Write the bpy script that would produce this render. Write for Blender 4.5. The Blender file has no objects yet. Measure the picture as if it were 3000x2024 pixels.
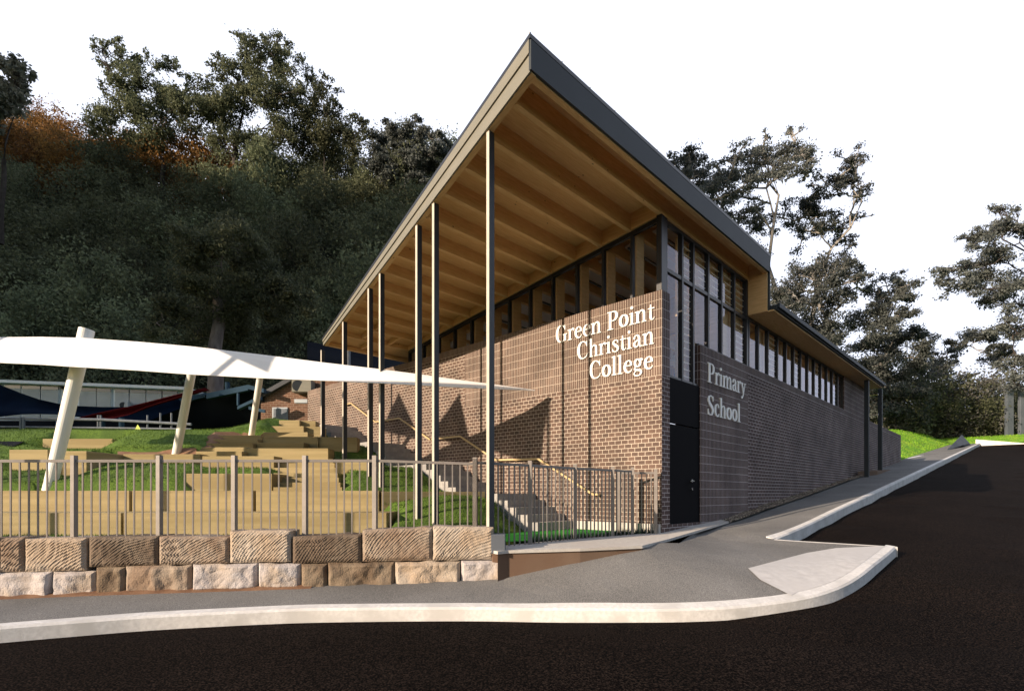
import bpy, bmesh, math, random
import numpy as np
from mathutils import Vector, Matrix
from mathutils.geometry import delaunay_2d_cdt
random.seed(7); np.random.seed(7)
R_ = math.radians
C = bpy.context.scene.collection
SC = bpy.context.scene
H = 1.65                                   # eye height above the road

# ------------------------------------------------------------------ camera
cam = bpy.data.cameras.new('camera'); camo = bpy.data.objects.new('camera', cam); C.objects.link(camo)
camo.location = (0, 0, H); camo.rotation_euler = (R_(90), 0, 0)
cam.sensor_width = 36; cam.lens = 19.04; cam.shift_y = 0.1453; cam.clip_end = 2000; cam.clip_start = 0.05
SC.camera = camo
SC.render.resolution_x = 1024; SC.render.resolution_y = 690

# ------------------------------------------------------------------ sky, sun, exposure
SUN_EL = 16.7
sd = Vector((-.836, -.584, 0)).normalized()      # horizontal direction towards the sun
w = bpy.data.worlds.new('World'); SC.world = w; w.use_nodes = True
nt = w.node_tree; nt.nodes.clear()
out = nt.nodes.new('ShaderNodeOutputWorld'); bg = nt.nodes.new('ShaderNodeBackground')
sky = nt.nodes.new('ShaderNodeTexSky'); sky.sky_type = 'NISHITA'; sky.sun_disc = False
sky.sun_elevation = R_(SUN_EL); sky.sun_rotation = math.atan2(sd.x, sd.y); sky.air_density = 1.0; sky.dust_density = 1.2
tc = nt.nodes.new('ShaderNodeTexCoord'); dot = nt.nodes.new('ShaderNodeVectorMath'); dot.operation = 'DOT_PRODUCT'
dot.inputs[1].default_value = Vector((.25, 1, .12)).normalized()
nt.links.new(tc.outputs['Generated'], dot.inputs[0])
mr = nt.nodes.new('ShaderNodeMapRange'); mr.interpolation_type = 'SMOOTHSTEP'
mr.inputs[1].default_value = -.25; mr.inputs[2].default_value = .55
nt.links.new(dot.outputs['Value'], mr.inputs[0])
mx = nt.nodes.new('ShaderNodeMix'); mx.data_type = 'RGBA'
nt.links.new(mr.outputs[0], mx.inputs[0]); nt.links.new(sky.outputs[0], mx.inputs[6])
mx.inputs[7].default_value = (8.4, 8.9, 10.4, 1)         # thin bright cloud veil ahead of the camera
nt.links.new(mx.outputs[2], bg.inputs[0]); bg.inputs[1].default_value = 0.078
nt.links.new(bg.outputs[0], out.inputs[0])
sun = bpy.data.lights.new('sun', 'SUN'); sun.energy = 4.5; sun.angle = R_(.5); sun.color = (1, .80, .60)
so = bpy.data.objects.new('sun', sun); C.objects.link(so)
tosun = Vector((sd.x*math.cos(R_(SUN_EL)), sd.y*math.cos(R_(SUN_EL)), math.sin(R_(SUN_EL))))
so.rotation_euler = tosun.to_track_quat('Z', 'Y').to_euler(); so.location = (-30, -20, 30)
SC.view_settings.view_transform = 'Standard'; SC.view_settings.look = 'None'
SC.view_settings.exposure = 0.8; SC.view_settings.gamma = 1
SC.render.engine = 'CYCLES'
cy = SC.cycles; cy.max_bounces = 10; cy.diffuse_bounces = 7; cy.glossy_bounces = 3; cy.transparent_max_bounces = 10
cy.use_denoising = True; cy.caustics_reflective = False; cy.caustics_refractive = False

# ------------------------------------------------------------------ frames
F = 1587.0
C0 = (3.04, 11.0); LX, LY = -.722, .692; RX, RY = .692, .722
def W(px, py, Y): return Vector(((px-1500)/F*Y, Y, (1448-py)/F*Y + H))
def B(u, v, z=0): return Vector((C0[0]+LX*u+RX*v, C0[1]+LY*u+RY*v, z+H))
def UV(x, y): dx, dy = x-C0[0], y-C0[1]; return LX*dx+LY*dy, RX*dx+RY*dy
def smax(a, b, k=.12): return .5*(a+b+math.sqrt((a-b)**2+k*k))
def zroad(x, y):
    u, v = UV(x, y); v = min(v, 58)
    c = max(-.3, .08*(u+1.78)) if u < -1.78 else 0
    return smax(-1.65, -1.15+(.1 if v > 0 else .16)*v+c)
def zpath(x, y):
    u, v = UV(x, y)
    c = .12*(u+1.78) if u < -1.78 else 0
    return smax(-1.475, -.93+(.1 if v > 0 else .16)*v+c, .06)
def hit(px, py, f, Y0=3., Y1=110.):
    """point of the ray through a pixel on a height field"""
    t = (px-1500)/F; q = (1448-py)/F; Y = Y0; s0 = q*Y-f(t*Y, Y)
    while Y < Y1:
        Y += .1; s = q*Y-f(t*Y, Y)
        if s*s0 <= 0: 
            a, b = Y-.1, Y
            for _ in range(20):
                m = (a+b)/2; sm = q*m-f(t*m, m)
                if sm*s0 <= 0: b = m
                else: a = m
            return (t*b, b)
    return (t*Y1, Y1)

# ------------------------------------------------------------------ mesh helper
class MB:
    def __init__(s): s.v = []; s.f = []; s.uv = None; s.sm = False
    def add(s, vs, fs):
        n = len(s.v); s.v += [tuple(p) for p in vs]; s.f += [tuple(i+n for i in f) for f in fs]; return s
    def hexa(s, p):   # p: 4 bottom (ccw) + 4 top
        return s.add(p, [(0,3,2,1),(4,5,6,7),(0,1,5,4),(1,2,6,5),(2,3,7,6),(3,0,4,7)])
    def box(s, x0, x1, y0, y1, z0, z1):
        return s.hexa([(x0,y0,z0),(x1,y0,z0),(x1,y1,z0),(x0,y1,z0),(x0,y0,z1),(x1,y0,z1),(x1,y1,z1),(x0,y1,z1)])
    def ub(s, u0, u1, v0, v1, z0, z1):   # building frame box; z0/z1 number or f(u)
        g0 = z0 if callable(z0) else (lambda u: z0); g1 = z1 if callable(z1) else (lambda u: z1)
        q = [(u1,v0),(u0,v0),(u0,v1),(u1,v1)]
        return s.hexa([B(a,b,g0(a)) for a, b in q]+[B(a,b,g1(a)) for a, b in q])
    def bar(s, a, b, w, d=None, up=(0,0,1)):    # square bar a->b
        a, b = Vector(a), Vector(b); d = d or w; t = (b-a).normalized(); up = Vector(up)
        sx = t.cross(up); 
        if sx.length < 1e-4: sx = Vector((1,0,0))
        sx.normalize(); sy = sx.cross(t)
        c = [sx*w/2+sy*d/2, -sx*w/2+sy*d/2, -sx*w/2-sy*d/2, sx*w/2-sy*d/2]
        return s.hexa([a+k for k in c[::-1]]+[b+k for k in c[::-1]])
    def tube(s, pts, rad, n=8, cap=True):
        base = len(s.v); pts = [Vector(p) for p in pts]
        ref = Vector((.13,.21,.97)) 
        for i, p in enumerate(pts):
            t = (pts[min(i+1,len(pts)-1)]-pts[max(i-1,0)]).normalized()
            a = t.cross(ref if abs(t.dot(ref)) < .95 else Vector((1,0,0))).normalized(); b = t.cross(a)
            r = rad[i] if isinstance(rad, (list,tuple)) else rad
            for k in range(n):
                an = 2*math.pi*k/n; s.v.append(tuple(p+a*math.cos(an)*r+b*math.sin(an)*r))
        for i in range(len(pts)-1):
            for k in range(n):
                k2 = (k+1) % n; s.f.append((base+i*n+k, base+i*n+k2, base+(i+1)*n+k2, base+(i+1)*n+k))
        if cap:
            s.f.append(tuple(base+k for k in range(n))[::-1]); e = base+(len(pts)-1)*n; s.f.append(tuple(e+k for k in range(n)))
        return s
    def pane(s, v0, v1, z0, z1): return s.add([B(.089, v0, z0), B(.089, v1, z0), B(.089, v1, z1), B(.089, v0, z1)], [(0,1,2,3)])
    def build(s, name, m, parent=None, uv=None, smooth=False, bevel=0):
        me = bpy.data.meshes.new(name); me.from_pydata(s.v, [], s.f)
        if isinstance(m, (list,tuple)):
            for k in m: me.materials.append(k)
        else: me.materials.append(m)
        bm = bmesh.new(); bm.from_mesh(me); bmesh.ops.recalc_face_normals(bm, faces=bm.faces)
        if bevel: bmesh.ops.bevel(bm, geom=bm.edges[:], offset=bevel, segments=1, affect='EDGES')
        if uv:
            L = bm.loops.layers.uv.new('UVMap')
            for f in bm.faces:
                n = f.normal
                nu, nv = n.x*LX+n.y*LY, n.x*RX+n.y*RY
                for lp in f.loops:
                    c = lp.vert.co; uu, vv = UV(c.x, c.y)
                    if abs(n.z) > .8: q = (uu, vv) if uv != 'swap' else (vv, uu)
                    elif abs(nv) >= abs(nu): q = (uu, c.z)
                    else: q = (vv, c.z)
                    lp[L].uv = q
        bm.to_mesh(me); bm.free()
        if smooth: me.polygons.foreach_set('use_smooth', [True]*len(me.polygons))
        o = bpy.data.objects.new(name, me); C.objects.link(o)
        if parent: o.parent = parent; o.matrix_parent_inverse = parent.matrix_basis.inverted() if False else Matrix.Translation(-parent.location)
        return o
def tag(o, label=None, cat=None, group=None, kind=None):
    if label: o['label'] = label
    if cat: o['category'] = cat
    if group: o['group'] = group
    if kind: o['kind'] = kind
    return o
def thing(name, loc, label, cat, group=None):
    o = bpy.data.objects.new(name, None); C.objects.link(o); o.location = loc; o.empty_display_size = .3
    return tag(o, label, cat, group)

# ------------------------------------------------------------------ materials
def mat(name, col, rough=.7, spec=.3, metal=0):
    m = bpy.data.materials.new(name); m.use_nodes = True
    b = m.node_tree.nodes['Principled BSDF']; b.inputs['Base Color'].default_value = (*col, 1)
    b.inputs['Roughness'].default_value = rough; b.inputs['Specular IOR Level'].default_value = spec; b.inputs['Metallic'].default_value = metal
    return m
def nd(m, t, **k):
    n = m.node_tree.nodes.new(t)
    for a, b in k.items(): setattr(n, a, b)
    return n
def lk(m, a, b): m.node_tree.links.new(a, b)
def pb(m): return m.node_tree.nodes['Principled BSDF']
def noisy(name, c1, c2, scale=5, rough=.8, bump=0, bscale=None, detail=6, stretch=None, coord='Object', lo=.35, hi=.65, spec=.3, c3=None, s3=1.0, metal=0):
    m = mat(name, c1, rough, spec, metal); t = nd(m, 'ShaderNodeTexCoord'); src = t.outputs[coord]
    if stretch:
        mp = nd(m, 'ShaderNodeMapping'); mp.inputs['Scale'].default_value = stretch; lk(m, src, mp.inputs[0]); src = mp.outputs[0]
    n = nd(m, 'ShaderNodeTexNoise'); n.inputs['Scale'].default_value = scale; n.inputs['Detail'].default_value = detail; lk(m, src, n.inputs[0])
    r = nd(m, 'ShaderNodeValToRGB'); r.color_ramp.elements[0].position = lo; r.color_ramp.elements[1].position = hi
    r.color_ramp.elements[0].color = (*c1, 1); r.color_ramp.elements[1].color = (*c2, 1); lk(m, n.outputs[0], r.inputs[0])
    colo = r.outputs[0]
    if c3:
        n3 = nd(m, 'ShaderNodeTexNoise'); n3.inputs['Scale'].default_value = s3; n3.inputs['Detail'].default_value = 3; lk(m, src, n3.inputs[0])
        r3 = nd(m, 'ShaderNodeMapRange'); r3.inputs[1].default_value = .45; r3.inputs[2].default_value = .62; lk(m, n3.outputs[0], r3.inputs[0])
        x = nd(m, 'ShaderNodeMix', data_type='RGBA'); lk(m, r3.outputs[0], x.inputs[0]); lk(m, colo, x.inputs[6]); x.inputs[7].default_value = (*c3, 1); colo = x.outputs[2]
    lk(m, colo, pb(m).inputs['Base Color'])
    if bump:
        n2 = nd(m, 'ShaderNodeTexNoise'); n2.inputs['Scale'].default_value = bscale or scale*2; n2.inputs['Detail'].default_value = 4; lk(m, src, n2.inputs[0])
        bp = nd(m, 'ShaderNodeBump'); bp.inputs['Strength'].default_value = bump; bp.inputs['Distance'].default_value = .02
        lk(m, n2.outputs[0], bp.inputs['Height']); lk(m, bp.outputs[0], pb(m).inputs['Normal'])
    return m
def brick(name, bw, rh, off, c1, c2, mort, msz=.009, zoff=0., uoff=0., jit=True):
    m = mat(name, c1, .85, .2); t = nd(m, 'ShaderNodeTexCoord'); mp = nd(m, 'ShaderNodeMapping')
    mp.inputs['Location'].default_value = (uoff, zoff, 0); lk(m, t.outputs['UV'], mp.inputs[0])
    b = nd(m, 'ShaderNodeTexBrick'); b.offset = off; b.offset_frequency = 2; b.squash = 1
    b.inputs['Scale'].default_value = 1; b.inputs['Brick Width'].default_value = bw; b.inputs['Row Height'].default_value = rh
    b.inputs['Mortar Size'].default_value = msz/2; b.inputs['Mortar Smooth'].default_value = .15; b.inputs['Bias'].default_value = 0
    b.inputs['Color1'].default_value = (*c1, 1); b.inputs['Color2'].default_value = (*c2, 1); b.inputs['Mortar'].default_value = (*mort, 1)
    lk(m, mp.outputs[0], b.inputs[0])
    n = nd(m, 'ShaderNodeTexNoise'); n.inputs['Scale'].default_value = 60; n.inputs['Detail'].default_value = 4; lk(m, t.outputs['Object'], n.inputs[0])
    n2 = nd(m, 'ShaderNodeTexNoise'); n2.inputs['Scale'].default_value = 1.3; n2.inputs['Detail'].default_value = 4; lk(m, t.outputs['Object'], n2.inputs[0])
    ad = nd(m, 'ShaderNodeMath', operation='ADD'); lk(m, n.outputs[0], ad.inputs[0]); lk(m, n2.outputs[0], ad.inputs[1])
    mr_ = nd(m, 'ShaderNodeMapRange'); mr_.inputs[1].default_value = .7; mr_.inputs[2].default_value = 1.3; mr_.inputs[3].default_value = .6; mr_.inputs[4].default_value = 1.35; lk(m, ad.outputs[0], mr_.inputs[0])
    hs = nd(m, 'ShaderNodeMix', data_type='RGBA', blend_type='MULTIPLY'); hs.inputs[0].default_value = 1
    lk(m, b.outputs['Color'], hs.inputs[6]); lk(m, mr_.outputs[0], hs.inputs[7]); lk(m, hs.outputs[2], pb(m).inputs['Base Color'])
    inv = nd(m, 'ShaderNodeMath', operation='SUBTRACT'); inv.inputs[0].default_value = 1; lk(m, b.outputs['Fac'], inv.inputs[1])
    bp = nd(m, 'ShaderNodeBump'); bp.inputs['Strength'].default_value = .5; bp.inputs['Distance'].default_value = .006
    lk(m, inv.outputs[0], bp.inputs['Height']); lk(m, bp.outputs[0], pb(m).inputs['Normal'])
    return m
def wood(name, c1, c2, stretch, coord='UV', knots=True):
    m = mat(name, c1, .6, .25); t = nd(m, 'ShaderNodeTexCoord'); mp = nd(m, 'ShaderNodeMapping'); mp.inputs['Scale'].default_value = stretch; lk(m, t.outputs[coord], mp.inputs[0])
    n = nd(m, 'ShaderNodeTexNoise'); n.inputs['Scale'].default_value = 3; n.inputs['Detail'].default_value = 8; n.inputs['Distortion'].default_value = .4; lk(m, mp.outputs[0], n.inputs[0])
    r = nd(m, 'ShaderNodeValToRGB'); r.color_ramp.elements[0].position = .3; r.color_ramp.elements[1].position = .7
    r.color_ramp.elements[0].color = (*c1, 1); r.color_ramp.elements[1].color = (*c2, 1); lk(m, n.outputs[0], r.inputs[0]); col = r.outputs[0]
    if knots:
        mq = nd(m, 'ShaderNodeMapping'); mq.inputs['Scale'].default_value = tuple(2.6 if s < 3 else 4.5 for s in stretch); lk(m, t.outputs[coord], mq.inputs[0])
        vo = nd(m, 'ShaderNodeTexVoronoi'); vo.inputs['Scale'].default_value = 1; vo.inputs['Randomness'].default_value = 1; lk(m, mq.outputs[0], vo.inputs['Vector'])
        rr = nd(m, 'ShaderNodeMapRange'); rr.inputs[1].default_value = .035; rr.inputs[2].default_value = .075; lk(m, vo.outputs['Distance'], rr.inputs[0])
        x = nd(m, 'ShaderNodeMix', data_type='RGBA'); lk(m, rr.outputs[0], x.inputs[0]); x.inputs[6].default_value = (c1[0]*.25, c1[1]*.2, c1[2]*.2, 1); lk(m, col, x.inputs[7]); col = x.outputs[2]
    lk(m, col, pb(m).inputs['Base Color'])
    return m
BR1, BR2, MOR = (.132,.088,.071), (.088,.062,.053), (.48,.415,.35)
M = {}
M['brick_run'] = brick('brick_running', .163*1.0, .0905, .5, BR1, BR2, MOR, .012, zoff=-(2.43+H), uoff=.03)
M['brick_sold'] = brick('brick_soldier', .0565, .1925, 0, BR1, BR2, MOR, .009, zoff=-(2.43+H))
M['brick_run_r'] = brick('brick_running_long', .23, .0905, .5, (.125,.083,.077), (.092,.064,.062), (.52,.47,.47), .013, zoff=-(3.2+H))  # cooler copy of the wall brick, street-side shade put into its colour
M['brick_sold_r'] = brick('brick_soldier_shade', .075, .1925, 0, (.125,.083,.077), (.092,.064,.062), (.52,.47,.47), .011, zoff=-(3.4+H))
M['brick_old'] = brick('brick_old', .24, .095, .5, (.20,.105,.07), (.15,.08,.055), (.36,.28,.21), .012)
M['soffit'] = wood('timber_soffit', (.64,.40,.17), (.78,.54,.26), (14, .9, 1))
M['rib'] = wood('timber_rib', (.66,.42,.19), (.80,.55,.27), (1.2, 9, 1))
M['timber'] = wood('timber_panel', (.55,.35,.16), (.70,.47,.24), (1.0, 10, 1))
M['fascia_pale'] = noisy('fascia_pale', (.175,.17,.14), (.20,.19,.155), 2, .5, stretch=(1,1,4))
M['fascia_dark'] = noisy('fascia_dark', (.022,.030,.038), (.028,.037,.046), 1.5, .6)
M['frame'] = mat('frame_black', (.018,.020,.026), .4, .4)
M['post'] = noisy('post_steel_lit', (.46,.43,.37), (.52,.48,.42), 6, .42)  # sunlit side of the canopy posts, light put into the colour
M['door'] = mat('door_black', (.004,.004,.006), .8, .08)
M['steel'] = mat('steel', (.6,.6,.6), .25, .5, 1)
M['white'] = mat('white_paint', (.85,.85,.83), .45)
M['letter'] = mat('letter_white', (.88,.87,.85), .4)
M['ceil'] = noisy('ceiling_panel', (.74,.70,.63), (.80,.76,.68), 3)
M['plaster'] = noisy('plaster', (.78,.77,.74), (.84,.83,.80), 1.2)
M['rail'] = mat('rail_bronze', (.58,.44,.24), .35, .5, .2)
M['conc'] = noisy('concrete', (.46,.44,.42), (.56,.54,.51), 14, .85, .15, 60, c3=(.50,.47,.44), s3=1.2)
M['kerb'] = noisy('kerb_concrete', (.60,.59,.585), (.71,.70,.695), 22, .85, .25, 90, c3=(.55,.54,.53), s3=2.5)
M['pad'] = noisy('pad_concrete', (.47,.46,.46), (.56,.55,.55), 9, .85, .1, 70, c3=(.50,.49,.49), s3=.8)
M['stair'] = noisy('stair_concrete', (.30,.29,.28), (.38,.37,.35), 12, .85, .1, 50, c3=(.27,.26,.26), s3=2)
def speck(name, base, dark, light, sc, bump):
    m = mat(name, base, .95, .03); t = nd(m, 'ShaderNodeTexCoord'); n = nd(m, 'ShaderNodeTexNoise'); n.inputs['Scale'].default_value = sc; n.inputs['Detail'].default_value = 3; lk(m, t.outputs['Object'], n.inputs[0])
    r = nd(m, 'ShaderNodeValToRGB'); e = r.color_ramp.elements; e[0].position = .36; e[1].position = .66; e[0].color = (*dark, 1); e[1].color = (*light, 1)
    k = e.new(.5); k.color = (*base, 1); lk(m, n.outputs[0], r.inputs[0])
    n2 = nd(m, 'ShaderNodeTexNoise'); n2.inputs['Scale'].default_value = .55; n2.inputs['Detail'].default_value = 5; lk(m, t.outputs['Object'], n2.inputs[0])
    q = nd(m, 'ShaderNodeMapRange'); q.inputs[1].default_value = .3; q.inputs[2].default_value = .7; q.inputs[3].default_value = .8; q.inputs[4].default_value = 1.2; lk(m, n2.outputs[0], q.inputs[0])
    x = nd(m, 'ShaderNodeMix', data_type='RGBA', blend_type='MULTIPLY'); x.inputs[0].default_value = 1; lk(m, r.outputs[0], x.inputs[6]); lk(m, q.outputs[0], x.inputs[7]); lk(m, x.outputs[2], pb(m).inputs['Base Color'])
    bp = nd(m, 'ShaderNodeBump'); bp.inputs['Strength'].default_value = bump; bp.inputs['Distance'].default_value = .008; lk(m, n.outputs[0], bp.inputs['Height']); lk(m, bp.outputs[0], pb(m).inputs['Normal'])
    return m
M['asphalt'] = speck('asphalt_fresh', (.0048,.0036,.0032), (.001,.0008,.0008), (.032,.022,.017), 55, .3)
M['path'] = speck('asphalt_path', (.180,.178,.176), (.11,.109,.108), (.285,.278,.268), 95, .2)
M['gravel'] = speck('gravel', (.16,.13,.105), (.02,.018,.015), (.5,.42,.33), 22, 1.0)
M['earth'] = noisy('earth', (.16,.085,.05), (.24,.14,.085), 4, .95, .3, 30)
M['rust'] = noisy('retaining_render', (.13,.085,.06), (.17,.115,.082), 1.5, .8, .1, 20, c3=(.15,.092,.062), s3=.8)
M['yellow'] = noisy('sawn_sandstone', (.31,.25,.125), (.37,.295,.155), 1.2, .8, .08, 30, stretch=(.6,.6,9), c3=(.27,.21,.10), s3=.5)
M['fence'] = noisy('fence_coat', (.22,.20,.185), (.26,.235,.22), 8, .4)
M['membrane'] = noisy('canopy_fabric', (.92,.91,.91), (.94,.93,.93), .6, .6)
M['turf'] = noisy('synthetic_turf', (.012,.20,.012), (.02,.30,.02), 60, .9)
M['navy'] = noisy('navy_fabric', (.003,.007,.018), (.005,.012,.028), 1.2, .8)
M['red'] = noisy('red_fabric', (.075,.007,.009), (.10,.011,.013), 1.2, .8)
M['bluepaint'] = noisy('blue_paint', (.035,.065,.10), (.045,.08,.12), 1.5, .5)
M['bluebin'] = mat('blue_plastic', (.02,.18,.5), .4)
M['wallwhite'] = noisy('white_cladding', (.60,.66,.74), (.68,.74,.82), 1, .6)
M['trimwhite'] = mat('white_trim', (.80,.85,.92), .5)
M['blind'] = noisy('window_blind', (.38,.42,.46), (.46,.50,.54), 1.5, .5)
M['darkglass'] = mat('dark_glass', (.03,.045,.075), .08, .6)
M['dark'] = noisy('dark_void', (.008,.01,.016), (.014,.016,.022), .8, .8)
M['slate'] = noisy('roof_slate', (.05,.055,.065), (.07,.075,.085), 2, .7)
M['bark'] = noisy('bark', (.12,.10,.095), (.20,.175,.165), 6, .9, .6, 12, stretch=(1,1,.3))
M['bark_pale'] = noisy('bark_pale', (.20,.19,.18), (.33,.31,.29), 2.5, .85, .2, 8, stretch=(1,1,.4))
M['bark_dark'] = noisy('bark_dark', (.035,.03,.028), (.06,.05,.045), 4, .9)
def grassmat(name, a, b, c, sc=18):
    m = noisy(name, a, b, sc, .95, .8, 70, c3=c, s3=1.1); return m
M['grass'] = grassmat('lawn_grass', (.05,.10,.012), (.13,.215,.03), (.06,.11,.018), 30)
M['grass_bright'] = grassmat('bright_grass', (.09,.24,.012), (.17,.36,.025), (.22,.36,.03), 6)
M['ground'] = noisy('ground_soil', (.03,.035,.02), (.05,.05,.03), .4, .95)
def leafmat(name, a, b, sc=.35):
    m = mat(name, a, .75, .2); t = nd(m, 'ShaderNodeTexCoord'); oi = nd(m, 'ShaderNodeObjectInfo')
    n = nd(m, 'ShaderNodeTexNoise'); n.inputs['Scale'].default_value = sc; n.inputs['Detail'].default_value = 4; lk(m, t.outputs['Object'], n.inputs[0])
    ge = nd(m, 'ShaderNodeNewGeometry')
    ad = nd(m, 'ShaderNodeMath', operation='MULTIPLY_ADD'); lk(m, ge.outputs['Random Per Island'], ad.inputs[0]); ad.inputs[1].default_value = .5; lk(m, n.outputs[0], ad.inputs[2])
    r = nd(m, 'ShaderNodeValToRGB'); r.color_ramp.elements[0].position = .45; r.color_ramp.elements[1].position = 1.0
    r.color_ramp.elements[0].color = (*a, 1); r.color_ramp.elements[1].color = (*b, 1); lk(m, ad.outputs[0], r.inputs[0])
    hv = nd(m, 'ShaderNodeHueSaturation'); lk(m, r.outputs[0], hv.inputs['Color'])
    q = nd(m, 'ShaderNodeMapRange'); q.inputs[3].default_value = .65; q.inputs[4].default_value = 1.4; lk(m, oi.outputs['Random'], q.inputs[0]); lk(m, q.outputs[0], hv.inputs['Value'])
    q2 = nd(m, 'ShaderNodeMapRange'); q2.inputs[3].default_value = .485; q2.inputs[4].default_value = .515; lk(m, oi.outputs['Random'], q2.inputs[0]); lk(m, q2.outputs[0], hv.inputs['Hue'])
    lk(m, hv.outputs[0], pb(m).inputs['Base Color'])
    tl = nd(m, 'ShaderNodeBsdfTranslucent'); lk(m, hv.outputs[0], tl.inputs[0]); ms = nd(m, 'ShaderNodeMixShader'); ms.inputs[0].default_value = .35
    lk(m, pb(m).outputs[0], ms.inputs[1]); lk(m, tl.outputs[0], ms.inputs[2]); lk(m, ms.outputs[0], m.node_tree.nodes['Material Output'].inputs[0]); return m
M['leaf_forest'] = leafmat('leaf_forest', (.062,.074,.046), (.18,.20,.115))  # lightened to suggest haze over the far trees
M['leaf_sunlit'] = leafmat('leaf_sunlit', (.075,.05,.022), (.30,.15,.045))  # warm low sun on the ridge put into the leaf colour
M['leaf_gum'] = leafmat('leaf_gum', (.045,.052,.050), (.15,.165,.155), .8)  # paler leaf colour in place of distance haze
M['leaf_haze'] = leafmat('leaf_haze', (.10,.10,.095), (.22,.215,.20), .5)  # distance haze painted as a pale grey leaf colour
M['leaf_grey'] = leafmat('leaf_grey', (.10,.11,.085), (.26,.25,.20), .8)
def glassmat(name, base, tint=(.8,.85,.9)):
    m = bpy.data.materials.new(name); m.use_nodes = True; n = m.node_tree.nodes; n.clear()
    o = nd(m, 'ShaderNodeOutputMaterial'); a = nd(m, 'ShaderNodeBsdfTransparent'); a.inputs[0].default_value = (*tint, 1)
    g = nd(m, 'ShaderNodeBsdfGlossy'); g.inputs['Roughness'].default_value = .0; g.inputs[0].default_value = (.85,.88,1,1)
    lw = nd(m, 'ShaderNodeLayerWeight'); lw.inputs[0].default_value = .5; f = nd(m, 'ShaderNodeMath', operation='POWER'); lk(m, lw.outputs['Facing'], f.inputs[0]); f.inputs[1].default_value = 4.5
    ad = nd(m, 'ShaderNodeMath', operation='ADD', use_clamp=True); lk(m, f.outputs[0], ad.inputs[0]); ad.inputs[1].default_value = base
    x = nd(m, 'ShaderNodeMixShader'); lk(m, ad.outputs[0], x.inputs[0]); lk(m, a.outputs[0], x.inputs[1]); lk(m, g.outputs[0], x.inputs[2]); lk(m, x.outputs[0], o.inputs[0]); return m
M['glass'] = glassmat('window_glass', .015, (.99,.99,.99))
M['glass_r'] = glassmat('window_glass_street', .04, (.97,.98,.99))
M['louvre'] = glassmat('louvre_glass', .05, (.92,.92,.92))
M['louvre_edge'] = mat('louvre_edge', (.9,.8,.6), .3)
M['post_shade'] = noisy('post_shade', (.035,.04,.05), (.045,.05,.06), 5, .4)  # shaded side of the canopy posts, darkness put into the colour
M['tuft'] = mat('tuft_grass', (.02,.035,.025), .9)
M['polewhite'] = mat('pole_white', (.84,.83,.78), .35)
M['galv'] = noisy('galvanised', (.12,.14,.17), (.17,.19,.22), 8, .45)
for k_ in ('navy','red','dark','bluepaint'): pb(M[k_]).inputs['Specular IOR Level'].default_value = .04; pb(M[k_]).inputs['Roughness'].default_value = 1
M['lime'] = mat('lime_marker', (.55,.62,.12), .5)
M['pylon'] = noisy('grey_concrete', (.07,.085,.105), (.10,.115,.14), .6, .8)
M['terracotta'] = noisy('terracotta_render', (.42,.22,.12), (.50,.27,.15), 1.2, .85)
def brickbox():
    m = M['brick_old'].copy(); t = [n for n in m.node_tree.nodes if n.type == 'TEX_COORD'][0]; mp = [n for n in m.node_tree.nodes if n.type == 'MAPPING'][0]
    mp.inputs['Rotation'].default_value = (math.pi/2, 0, 0); m.node_tree.links.new(t.outputs['Object'], mp.inputs[0]); return m
M['brick_old_box'] = brickbox()
# ------------------------------------------------------------------ terrain
class TPS:
    def __init__(s, P, lam=1e-3):
        P = np.array(P, float); s.X = P[:, :2]; n = len(P); d = np.linalg.norm(s.X[:, None]-s.X[None], axis=2)
        K = np.where(d > 0, d**2*np.log(d+1e-12), 0)+lam*np.eye(n); A = np.zeros((n+3, n+3)); A[:n, :n] = K
        A[:n, n] = 1; A[:n, n+1:] = s.X; A[n, :n] = 1; A[n+1:, :n] = s.X.T
        s.w = np.linalg.solve(A, np.concatenate([P[:, 2], [0, 0, 0]]))
    def __call__(s, x, y):
        d = np.hypot(s.X[:, 0]-x, s.X[:, 1]-y); k = np.where(d > 0, d**2*np.log(d+1e-12), 0)
        return float(k@s.w[:-3]+s.w[-3]+s.w[-2]*x+s.w[-1]*y)
def inpoly(x, y, P):
    c = False; j = len(P)-1
    for i in range(len(P)):
        if (P[i][1] > y) != (P[j][1] > y) and x < (P[j][0]-P[i][0])*(y-P[i][1])/(P[j][1]-P[i][1])+P[i][0]: c = not c
        j = i
    return c
def sheet(name, poly, zf, step, m, kind='structure', jit=0., dz=0., extra=None, thick=0, mcol=None):
    vs = [Vector((p[0], p[1])) for p in poly]; n = len(vs)
    x0, x1 = min(p[0] for p in poly), max(p[0] for p in poly); y0, y1 = min(p[1] for p in poly), max(p[1] for p in poly)
    x = x0+step/2
    pts = []
    while x < x1:
        y = y0+step/2
        while y < y1:
            a, b = x+random.uniform(-.2, .2)*step, y+random.uniform(-.2, .2)*step
            if inpoly(a, b, poly): pts.append(Vector((a, b)))
            y += step
        x += step
    if extra: pts += [Vector(p) for p in extra if inpoly(p[0], p[1], poly)]
    r = delaunay_2d_cdt(vs+pts, [], [list(range(n))], 1, 1e-5)
    mb = MB(); mb.v = [(p.x, p.y, zf(p.x, p.y)+H+dz+random.uniform(-jit, jit)) for p in r[0]]; mb.f = [tuple(f) for f in r[2]]
    if thick:
        k = len(mb.v); 
        for i in range(n):
            a, b = poly[i], poly[(i+1) % n]; za, zb_ = zf(*a)+H+dz, zf(*b)+H+dz
            mb.add([(a[0],a[1],za),(b[0],b[1],zb_),(b[0],b[1],zb_-thick),(a[0],a[1],za-thick)], [(0,1,2,3)])
    o = mb.build(name, m)
    me = o.data
    if not thick:
        for p in me.polygons:
            if p.normal.z < 0: p.flip()
    if kind: o['kind'] = kind
    return o
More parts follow.
